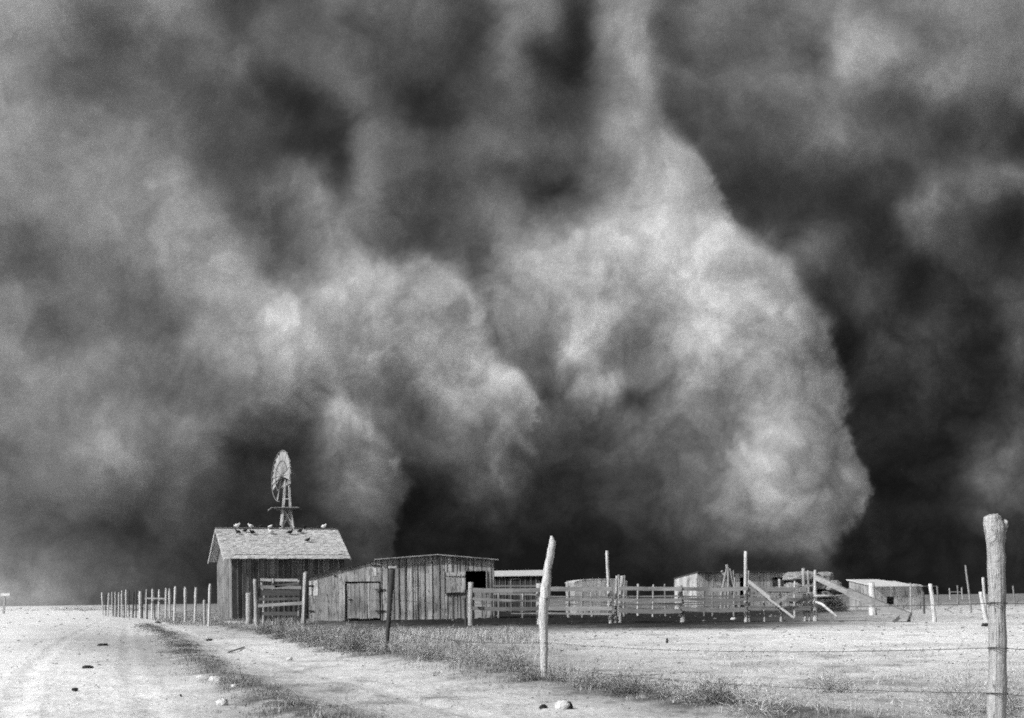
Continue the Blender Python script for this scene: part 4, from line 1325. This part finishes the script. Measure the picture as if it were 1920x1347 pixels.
# inner pen rails further back (seen between the front rails)
inner = empty('inner_pen_fence', on(930, 62))
tag(inner, 'greyer inner pen fence seen through the gaps between the corral rails', 'fence')
def irail(a, b, c, e, w, d, tone=1.0):
    mb = MB(); mb.beam(P(a, b, d), P(c, e, d), 0.05, w * d / F, tone, segs=6); return mb.build('rail', M['rail'], inner)
for d, items in ((62, [(926, 1099, 1012, 1099, 3), (926, 1114, 1012, 1115, 3), (1030, 1119, 1180, 1120, 3), (1176, 1119, 1270, 1118, 3), (1030, 1134, 1270, 1133, 3)]),
                 (64, [(1280, 1119, 1400, 1118, 3), (1280, 1130, 1400, 1129, 3), (1400, 1116, 1510, 1117, 2.5)])):
    for a, b, c, e, w in items: irail(a, b, c, e, w, d, random.uniform(.7, 1.2))
for px_, yt in ((1065, 1090), (1067, 1099), (1092, 1105), (1196, 1095), (1224, 1096), (1248, 1095), (980, 1113), (1320, 1103), (1336, 1088), (1376, 1083), (1490, 1090), (935, 1110), (1110, 1110), (1160, 1078), (1170, 1079)):
    pl = px_ in (1196, 1224, 1490, 1065)
    px_post('post', [(px_, 1150), (px_ + random.uniform(-2, 2), yt)], 62, [random.uniform(3, 4.8), random.uniform(2.6, 4.2)], M['pale_log' if pl else 'log'], parent=inner, jit=0.1, tone=random.uniform(.55, .95))

# long loading plank sloping down right from the end post
ramp = empty('loading_plank', on(1690, 49))
tag(ramp, 'broad pale plank sloping from the last corral post down to the ground at right', 'plank')
mb = MB()
mb.beam(P(1530, 1083, 49.4), P(1592, 1112, 48.6), 0.30, 0.19, 1.35, segs=4)
mb.beam(P(1590, 1110, 48.55), P(1706, 1157, 47.2), 0.34, 0.29, 0.95, segs=4)
mb.build('deck', M['rail'], ramp)
for a, b in (((1703, 1150), (1704, 1171)), ((1690, 1154), (1676, 1167))):
    mb = MB(); mb.beam(P(*a, 47.3), P(*b, 47.3), 0.1, 0.12, 0.45, up=(1, 0, 0)); mb.build('leg', M['rail'], ramp)
mb = MB(); mb.tube([P(1530, 1129, 49.3), P(1541, 1133, 49), P(1570, 1157, 48.3)], [.05, .06, .05], 7, 1.1)
tag(mb.build('leaning_pole', M['pale_log'], None, True, origin=V3(P(1570, 1157, 48.3), 0)), 'short bleached pole leaning low against the last corral post', 'pole')
mb = MB(); mb.tube([P(1530, 1118, 49.4), P(1565, 1118, 50), P(1600, 1116, 51), P(1625, 1117, 52)], [.05, .045, .04, .04], 6, 1.0)
tag(mb.build('rail_pole', M['pale_log'], None, True, origin=P(1575, 1118, 50)), 'thin level pole between the last corral post and the hut', 'pole')

# pole pile (tepee of poles) behind the corral
tep = empty('pole_stack', on(1365, 68))
tag(tep, 'tall stack of rough poles leaning together like a tepee inside the corral', 'pole stack')
for (a, b, c, e, w) in ((1352, 1118, 1364, 1060, 5), (1376, 1118, 1362, 1059, 6), (1366, 1118, 1365, 1064, 5), (1381, 1120, 1368, 1066, 4), (1354, 1072, 1362, 1085, 5), (1376, 1112, 1375, 1070, 3), (1360, 1118, 1372, 1072, 4)):
    k = 68.0 / F
    mb = post_mb([P(a, 1150, 68 + random.uniform(-.6, .6)) if b > 1110 else P(a, b, 68), P(a, b, 68 + random.uniform(-.3, .3)), P(c, e, 68)], [w * k / 2, w * k / 2, w * k / 2.6], random.uniform(.6, 1.1), n=7)
    mb.build('pole', M['log'], tep, True)


# ------------------------------------------------------------------ small gate pen in front of the barn
pen = empty('pen_gate', on(520, 57))
tag(pen, 'rickety plank gate pen built against the front of the dark barn', 'gate')
dG = 57.0
for pix, ws, mt in (([(481, 1165), (480, 1120), (478, 1086)], [9, 8, 7], 'log'), ([(512, 1160), (512, 1120), (512, 1085)], [4, 4, 4], 'log'), ([(560, 1160), (560, 1120), (560, 1088)], [4, 4, 4], 'log'),
                    ([(494, 1162), (496, 1120), (490, 1092)], [5, 5, 4], 'log'), ([(483, 1174), (483, 1130), (485, 1096)], [4, 4, 3], 'dark_log')):
    px_post('post', pix, dG, ws, M[mt], parent=pen)
for (a, b, c, e, w, t) in ((488, 1087, 509, 1088, 5, 1.9), (515, 1088, 558, 1088, 5, 1.7), (488, 1101, 565, 1102, 6, 1.1), (484, 1136, 568, 1131, 6, 1.6), (515, 1100, 560, 1094, 5, .5), (490, 1112, 562, 1112, 10, .35), (492, 1151, 558, 1151, 7, .5), (486, 1124, 562, 1123, 5, .5)):
    mb = MB(); mb.beam(P(a, b, dG - .2), P(c, e, dG - .2), 0.05, w * dG / F, t * 0.85, segs=4); mb.build('rail', M['rail'], pen)
st_ = px_post('stump_post', [(467, 1166), (467, 1140), (467, 1112)], 60.0, [12, 12, 12], M['log'], 'short thick sawn post standing before the barn left of the gate', 'post')

# low plank in grass at the barn's left
mb = MB(); mb.beam(P(425, 1166, 62), P(470, 1168, 60), 0.2, 0.1, 1.3); tag(mb.build('ground_plank', M['rail'], None, origin=V3(P(448, 1167, 61), 0)), 'pale plank lying in the grass at the foot of the barn', 'plank')

# ------------------------------------------------------------------ posts and poles at the right
rp = [
    ('white_post', [(1637, 1153), (1636, 1120), (1634, 1093)], 64.0, [15, 13, 11], 'pale_log', 'broad whitewashed post in front of the small hut', 1.1),
    ('post', [(1753, 1171), (1749, 1130), (1744, 1095)], 47.0, [8, 8, 7], 'pale_log', 'bright white post just right of the small hut', 1.1),
    ('post', [(1851, 1172), (1845, 1145), (1838, 1110)], 45.0, [10, 8, 6], 'pale_log', 'white leaning post low beside the thick near post', 1.1),
    ('post', [(1850, 1160), (1846, 1120), (1843, 1083)], 60.0, [5, 5, 5], 'pale_log', 'slim pale post just left of the thick near post', 1.0),
    ('pole', [(1821, 1152), (1818, 1120), (1810, 1060)], 66.0, [4.5, 4, 3], 'log', 'tall thin leaning pole on the open ground at right', 0.7),
    ('post', [(1733, 1152), (1732, 1125), (1731, 1110)], 66.0, [4, 4, 4], 'dark_log', 'dark short post at the right corner of the small hut', 1.5),
    ('post', [(1759, 1130), (1758, 1115), (1757, 1099)], 110.0, [3, 3, 3], 'log', 'thin dark post behind the bright white post', 0.5),
    ('post', [(1796, 1132), (1796, 1115), (1795, 1098)], 120.0, [2.5, 2.5, 2.2], 'log', 'thin far post left of the tall leaning pole', 0.6),
    ('post', [(1903, 1132), (1901, 1115), (1899, 1099)], 120.0, [3, 3, 2.6], 'log', 'thin far post at the extreme right', 0.6),
    ('post', [(1781, 1115), (1780, 1103)], 200.0, [2.4, 2.2], 'log', 'tiny far post at the left end of the distant rail', 1.0),
    ('post', [(1804, 1115), (1803, 1102)], 200.0, [2.4, 2.2], 'log', 'tiny far post at the right end of the distant rail', 1.0),
    ('post', [(1708, 1150), (1708, 1120), (1707, 1094)], 70.0, [4, 4, 4], 'log', 'grey post against the front wall of the small hut', 0.9)]
for nm, pix, d, ws, mt, lab, tn in rp:
    px_post(nm if nm != 'post' else 'fence_post', pix, d, ws, M[mt], lab, 'post' if nm != 'pole' else 'pole', 'scattered posts on the right', tone=tn)
mb = MB(); mb.beam(P(1780, 1110, 200), P(1804, 1110.5, 200), 0.1, 0.14, 1.0)
tag(mb.build('far_rail', M['rail'], None, origin=P(1792, 1110, 200)), 'tiny distant rail joining two far posts on the horizon', 'rail')
mb = MB(); mb.beam(P(1730, 1099.5, 80), P(1757, 1099, 109), 0.06, 0.07, 1.0)
tag(mb.build('top_rail', M['rail'], None, origin=P(1744, 1099, 90)), 'thin pale rail running right from the hut roof corner', 'rail')

# ------------------------------------------------------------------ stones, clods
def rock(px_, py_, wpx, hpx, mat, label, seed, name='stone', cat='stone', group=None, rough=0.2):
    g = G(px_, py_); k = g.y / F
    mb = MB()
    lump_mesh(mb, (g.x, g.y, hpx * k * (0.42 if mat == 'stone' else 0.2)), wpx * k * (1.1 if mat == 'stone' else 1), wpx * k * 0.7, hpx * k * 1.4, seed, 18, 11, 0.38 if mat == 'clod' else rough, 0.85)
    o = mb.build(name, M[mat], None, True, origin=(g.x, g.y, 0))
    o.rotation_euler = (0, 0, 0)
    return tag(o, label, cat, group)


rock(404, 1283, 21, 13, 'stone', 'white rounded stone, largest on the grassy rut ridge', 1, group='stones on the rut ridge')
rock(441, 1295, 17, 10, 'stone', 'pale stone on the ridge, right of the largest one', 2, group='stones on the rut ridge')
rock(378, 1273, 18, 6, 'stone', 'flat pale stone sliver at the upper end of the ridge', 3, group='stones on the rut ridge')
rock(417, 1323, 20, 11, 'stone', 'whitish stone below the others at the wheel track', 4, group='stones on the rut ridge')
rock(543, 1238, 10, 5, 'stone', 'small lone pale stone in the middle of the track', 5)
rock(1055, 1330, 26, 14, 'stone', 'pale domed rock at the bottom of the picture beside a dark one', 6)
rock(1067, 1330, 12, 14, 'clod', 'black rock touching the pale domed rock', 7, 'dark_rock', 'rock')
rock(1019, 1329, 15, 8, 'clod', 'dark rock left of the pale domed rock', 8, 'dark_rock', 'rock')
rock(192, 1212, 21, 5, 'clod', 'long dark dirt clod on the open bright ground, farthest of three', 9, 'dirt_clod', 'clod')
rock(165, 1253, 19, 5, 'clod', 'flat dark dirt clod, middle of the three on bright ground', 10, 'dirt_clod', 'clod')
rock(141, 1294, 11, 4, 'clod', 'small dark dirt clod, nearest of the three on bright ground', 11, 'dirt_clod', 'clod')
rock(339, 1307, 4, 5, 'clod', 'tiny black pebble left of the whitish stones', 12, 'pebble', 'pebble')
rock(393, 1201, 12, 3, 'clod', 'dark stick-like clod lying across the wheel track', 13, 'dirt_clod', 'clod')
rock(296, 1169, 9, 3, 'clod', 'dark clod on the pale track near the left fence', 14, 'dirt_clod', 'clod')
rock(1251, 1205, 4, 8, 'clod', 'black upright stub sticking out of the bright field', 15, 'stub', 'stub')
rock(1848, 1174, 14, 5, 'clod', 'black clod at the foot of the white leaning post', 16, 'dirt_clod', 'clod')
rock(1375, 1165, 10, 6, 'stone', 'white block lying by the corral at the tallest post', 17)
mb = MB(); a, b = G(428, 1225), G(458, 1216); mb.tube([V3(a, .02), V3(b, .03)], .018, 5, .6)
tag(mb.build('stick', M['log'], None, origin=V3(a, 0)), 'thin stick lying on the track above the rut ridge', 'stick')

# many small clods and chips over the field: nobody could count them
mb = MB()
rr = random.Random(3)
n_c = 0
while n_c < 2200:
    px_ = rr.uniform(-40, 1960); py_ = 1140 + 200 * rr.random() ** 1.5
    right = px_ > 720
    if not right and rr.random() < 0.45: continue
    g = G(px_, py_ if py_ > 1142 else 1142)
    if 1182 < py_ < 1186 and right: pass
    w = rr.uniform(1.2, 4.2) * g.y / F * (0.8 if py_ > 1250 else 1.1)
    h = w * rr.uniform(0.2, 0.4)
    z = ground_z(g.x, g.y)
    n = 6
    vs = []
    for r_, zz in ((1, -0.3), (0.75, 0.6)):
        for j in range(n):
            a = 2 * math.pi * j / n
            q_ = rr.uniform(.75, 1.2) * r_ * w / 2
            vs.append((g.x + math.cos(a) * q_ * 1.5, g.y + math.sin(a) * q_, z + zz * h))
    vs.append((g.x, g.y, z + h))
    fs_ = [(j, (j + 1) % n, n + (j + 1) % n, n + j) for j in range(n)] + [(n + j, n + (j + 1) % n, 2 * n) for j in range(n)]
    mb.add(vs, fs_, rr.choice([0.7, 1, 1, 1.6, 3]) if not (1150 < py_ < 1178 and 600 < px_ < 1500) else rr.choice([1, 1, 2, 4, 9]))
    n_c += 1
tag(mb.build('dirt_clods', M['clod'], None, True), 'scatter of small dark clods and chips over the pale field', kind='stuff')

# ------------------------------------------------------------------ grass and dead brush
def blades(cx_, cy_, n, spread, h, w, tonef, lean=0.5, rs_=None):
    """numpy blades: returns vertex, triangle and tone arrays (each blade two bent segments)"""
    r = rs_
    a = r.random(n) * 2 * np.pi; rad = spread * np.sqrt(r.random(n))
    x = cx_ + np.cos(a) * rad; y = cy_ + np.sin(a) * rad
    H = h * r.uniform(0.45, 1.15, n); th = r.random(n) * 2 * np.pi
    L = H * lean * r.random(n)
    dx, dy = np.cos(th) * L + 0.12 * H, np.sin(th) * L
    fa_ = r.random(n) * np.pi
    wx, wy = np.cos(fa_) * w / 2, np.sin(fa_) * w / 2
    return x, y, H, dx, dy, wx, wy, tonef * r.uniform(0.65, 1.25, n)


def grass_object(name, sets, mat, label, kind='stuff', cat=None, origin=None):
    cat_ = [np.concatenate([s[i] for s in sets]) for i in range(8)]
    x, y, H, dx, dy, wx, wy, tn = cat_
    w_ = np.sqrt(y * y + 144.0)
    ri = np.clip(np.searchsorted(ys, y), 0, nr - 1); ci = np.clip(np.searchsorted(us, x / w_), 0, nc - 1)
    z = relief[ri, ci] - 0.01
    n = len(x)
    v = np.empty((n, 5, 3))
    v[:, 0] = np.stack([x - wx, y - wy, z], -1); v[:, 1] = np.stack([x + wx, y + wy, z], -1)
    v[:, 2] = np.stack([x + wx * .7 + dx * .35, y + wy * .7 + dy * .35, z + H * .6], -1); v[:, 3] = np.stack([x - wx * .7 + dx * .35, y - wy * .7 + dy * .35, z + H * .6], -1)
    v[:, 4] = np.stack([x + dx, y + dy, z + H], -1)
    b = np.arange(n)[:, None] * 5
    tri = np.concatenate([b + np.array([[0, 1, 2]]), b + np.array([[0, 2, 3]]), b + np.array([[3, 2, 4]])])
    vv = v.reshape(-1, 3)
    off = np.array(origin if origin is not None else (0, 0, 0.0))
    o = np_mesh(name, vv - off, tri, {'tone': np.repeat(tn, 5)}, mat, smooth=False)
    o.location = tuple(off)
    return tag(o, label, cat, kind=kind)


gr = np.random.default_rng(77)
sets = []
# strips of grass along the fence and on the ridge between the ruts
def along(path, n, width, h, per, spread, tone, w):
    segs = []
    tot = 0
    for (ax, ay), (bx, by) in zip(path[:-1], path[1:]):
        l = math.hypot(bx - ax, by - ay); segs.append((tot, l, ax, ay, bx, by)); tot += l
    for k in range(n):
        t = gr.random() * tot
        for s0_, l, ax, ay, bx, by in segs:
            if s0_ <= t <= s0_ + l:
                f_ = (t - s0_) / l
                cx_, cy_ = ax + (bx - ax) * f_ + gr.normal() * width, ay + (by - ay) * f_ + gr.normal() * width
                cl = math.sin(t * 2.3 + path[0][0]) + math.sin(t * 5.1 + 1.0) * .7 + math.sin(t * 11.7) * .4
                if cl < gr.uniform(-1.4, 0.6): continue
                hh = h * gr.uniform(.4, 1.3) * (1.25 if cl > .8 else 0.8)
                sets.append(blades(cx_, cy_, per, spread * gr.uniform(.5, 1.4), hh, w, tone * gr.uniform(.6, 1.25), 0.9, gr))
                break


along(FENCE_BRUSH, 620, 0.42, 0.085, 30, 0.16, 0.8, 0.006)
along(RUT_RIDGE, 700, 0.26, 0.075, 40, 0.2, 0.40, 0.004)
near_f = wpath([(700, 1228), (960, 1275), (1200, 1308), (1500, 1340), (1800, 1390)])
along(near_f, 110, 0.5, 0.20, 12, 0.12, 1.3, 0.0035)
# thin field grass between the roadside fence and the corral, and beyond the left fence
for k in range(2600):
    px_ = gr.uniform(430, 1960); py_ = 1180 + 165 * gr.random() ** 1.3
    wgt = 0.85 if px_ < 1050 else (0.42 if py_ > 1225 else 0.12)
    if gr.random() > wgt: continue
    g = G(px_, py_)
    f_y = 1165 + (px_ - 400) * 0.155
    if py_ > f_y + 8: continue
    lowf = np.clip((px_ - 850) / 300, 0, 1)
    sets.append(blades(g.x, g.y, 14, 0.22 + .2 * lowf, (0.15 - .095 * lowf) * gr.uniform(.4, 1.5), 0.007 + 0.00010 * g.y, gr.uniform(.5, 1.35) * (1 + .2 * lowf), 1.0 + 1.2 * lowf, gr))
for k in range(1500):
    px_ = gr.uniform(120, 585) if k < 1100 else gr.uniform(-40, 400); py_ = gr.uniform(1146, 1172)
    if px_ < 300: py_ = gr.uniform(1137, 1146)
    g = G(px_, py_)
    sets.append(blades(g.x, g.y, 16, 0.5, 0.24 * gr.uniform(.4, 1.3), 0.02, gr.uniform(.45, 1.0), 0.8, gr))
for k in range(700):
    px_ = gr.uniform(560, 1000); py_ = gr.uniform(1184, 1206)
    g = G(px_, py_)
    sets.append(blades(g.x, g.y, 12, 0.35, 0.22 * gr.uniform(.4, 1.3), 0.012, gr.uniform(.7, 1.5), 0.8, gr))
for k in range(420):
    px_ = gr.uniform(-20, 900); py_ = 1165 + 180 * gr.random() ** 1.1
    g = G(px_, py_)
    sets.append(blades(g.x, g.y, 7, 0.16, 0.03 * gr.uniform(.4, 1.6), 0.006, gr.uniform(.3, .9), 1.6, gr))
for k in range(620):                      # ragged weedy verge on the ridge
    i_ = gr.integers(0, len(RUT_RIDGE) - 1); f_ = gr.random()
    ax, ay = RUT_RIDGE[i_]; bx, by = RUT_RIDGE[i_ + 1]
    t_ = ax + (bx - ax) * f_
    if math.sin(t_ * 3.1) + math.sin(t_ * 7.7 + ay) < gr.uniform(-0.6, .9): continue
    sets.append(blades(t_ + gr.normal() * .2, ay + (by - ay) * f_ + gr.normal() * .25, 16, 0.11, 0.085 * gr.uniform(.3, 1.6), 0.005, gr.uniform(.2, 1.3), 1.3, gr))
grass_object('dry_grass', sets, M['grass'], 'thin dry grass along the fence line, the rut ridge and around the barn')

# wiry dead weeds as individual bushes
bushes = [
    (1556, 1147, 1.0, 1.9, 420, .35, 'dark brush heap below the hay bales at the end of the long shed'),
    (1520, 1149, 0.9, 1.7, 320, .4, 'dark brush heap behind the last corral posts'),  # px, py base, height m, width m, stems, tone, label
    (497, 1192, .42, .45, 150, .8, 'dark round weed at the left end of the row of brush by the track'),
    (532, 1200, .50, .50, 170, .6, 'darkest upright weed clump by the track below the gate pen'),
    (560, 1206, .50, .7, 210, 1.1, 'pale wiry weed clump below the two-tone post'),
    (590, 1214, .55, .8, 260, .9, 'broad wiry weed bush below the lean-to door'),
    (628, 1222, .5, .8, 240, 1.0, 'round grey weed bush in the middle of the brush row'),
    (668, 1226, .62, .7, 260, .8, 'tall spreading weed bush just left of the slanting black post'),
    (735, 1231, .3, .6, 150, .8, 'low weed tuft at the foot of the slanting black post'),
    (800, 1243, .32, .6, 170, .8, 'dark weed tuft right of the slanting black post'),
    (880, 1250, .42, .6, 170, 1.2, 'pale feathery weed midway between black and crooked posts'),
    (955, 1268, .42, .55, 220, .9, 'bushy weed just left of the crooked bleached post'),
    (1000, 1280, .2, .4, 120, .7, 'low dark tuft at the foot of the crooked bleached post'),
    (1045, 1285, .22, .4, 110, .8, 'small tuft just right of the crooked bleached post'),
    (1110, 1296, .24, .4, 150, .7, 'dark tuft right of the crooked post, second along'),
    (1180, 1308, .26, .5, 220, .5, 'darkest low tuft in the middle of the lower right'),
    (1250, 1318, .24, .42, 150, .8, 'loose tuft right of the darkest low tuft'),
    (1345, 1330, .30, .4, 200, .55, 'dark wiry weed with pale stems near the bottom right'),
    (1300, 1325, .32, .4, 90, 1.5, 'pale arching stems of weed near the bottom right'),
    (1420, 1345, .34, .5, 120, 1.4, 'pale arching weed at the bottom edge of the picture'),
    (1560, 1300, .30, .42, 190, 1.4, 'thin bleached weed in the bright field right of centre'),
    (1800, 1340, .40, .5, 150, 1.2, 'tangled weed left of the foot of the thick near post'),
    (1895, 1330, .42, .4, 120, 1.2, 'tangled weed right of the thick near post')]
for i, (px_, py_, h, w, n, tn, lab) in enumerate(bushes):
    g = G(px_, py_)
    r = np.random.default_rng(900 + i)
    n2 = n * 5
    wd = 0.0022 + 0.00022 * g.y
    # a ball of fine twigs: each twig leaves a point inside the bush in a mostly outward direction
    th = r.random(n2) * 2 * np.pi; ph = np.arccos(r.uniform(0.0, 1.0, n2)); rad = r.random(n2) ** 0.55
    lob = 1 + 0.18 * np.sin(th * 3 + i) * np.sin(ph * 2 + i * 1.7)
    ox = np.sin(ph) * np.cos(th) * rad * w * 0.62 * lob; oy = np.sin(ph) * np.sin(th) * rad * w * 0.62 * lob; oz = np.cos(ph) * rad * h * 0.9 * lob
    L = h * r.uniform(0.15, 0.42, n2)
    rd_ = r.normal(size=(n2, 3)) * 0.8
    dv = np.stack([ox / (w * .6), oy / (w * .6), oz / h + 0.25], -1) * 1.1 + rd_
    dv /= np.linalg.norm(dv, axis=1, keepdims=True)
    p0 = np.stack([g.x + ox, g.y + oy, ground_z(g.x, g.y) + np.maximum(oz - 0.02, -0.02)], -1)
    p2 = p0 + dv * L[:, None]
    p2[:, 2] = np.maximum(p2[:, 2], 0.0)
    p1 = (p0 + p2) / 2 + r.normal(size=(n2, 3)) * L[:, None] * 0.12
    sd_ = np.cross(dv, r.normal(size=(n2, 3))); sd_ /= np.linalg.norm(sd_, axis=1, keepdims=True) + 1e-9
    sd_ *= wd / 2
    v = np.stack([p0 - sd_, p0 + sd_, p1 + sd_ * .8, p1 - sd_ * .8, p2], 1).reshape(-1, 3)
    bi = np.arange(n2)[:, None] * 5
    tri = np.concatenate([bi + np.array([[0, 1, 2]]), bi + np.array([[0, 2, 3]]), bi + np.array([[3, 2, 4]])])
    tt_ = np.repeat(tn * r.uniform(0.6, 1.9, n2), 5)
    o = np_mesh('weed', v - np.array([g.x, g.y, 0.0]), tri, {'tone': tt_}, M['brush'], smooth=False)
    o.location = (g.x, g.y, 0)
    tag(o, lab, 'weed', 'dead weeds along the roadside fence')
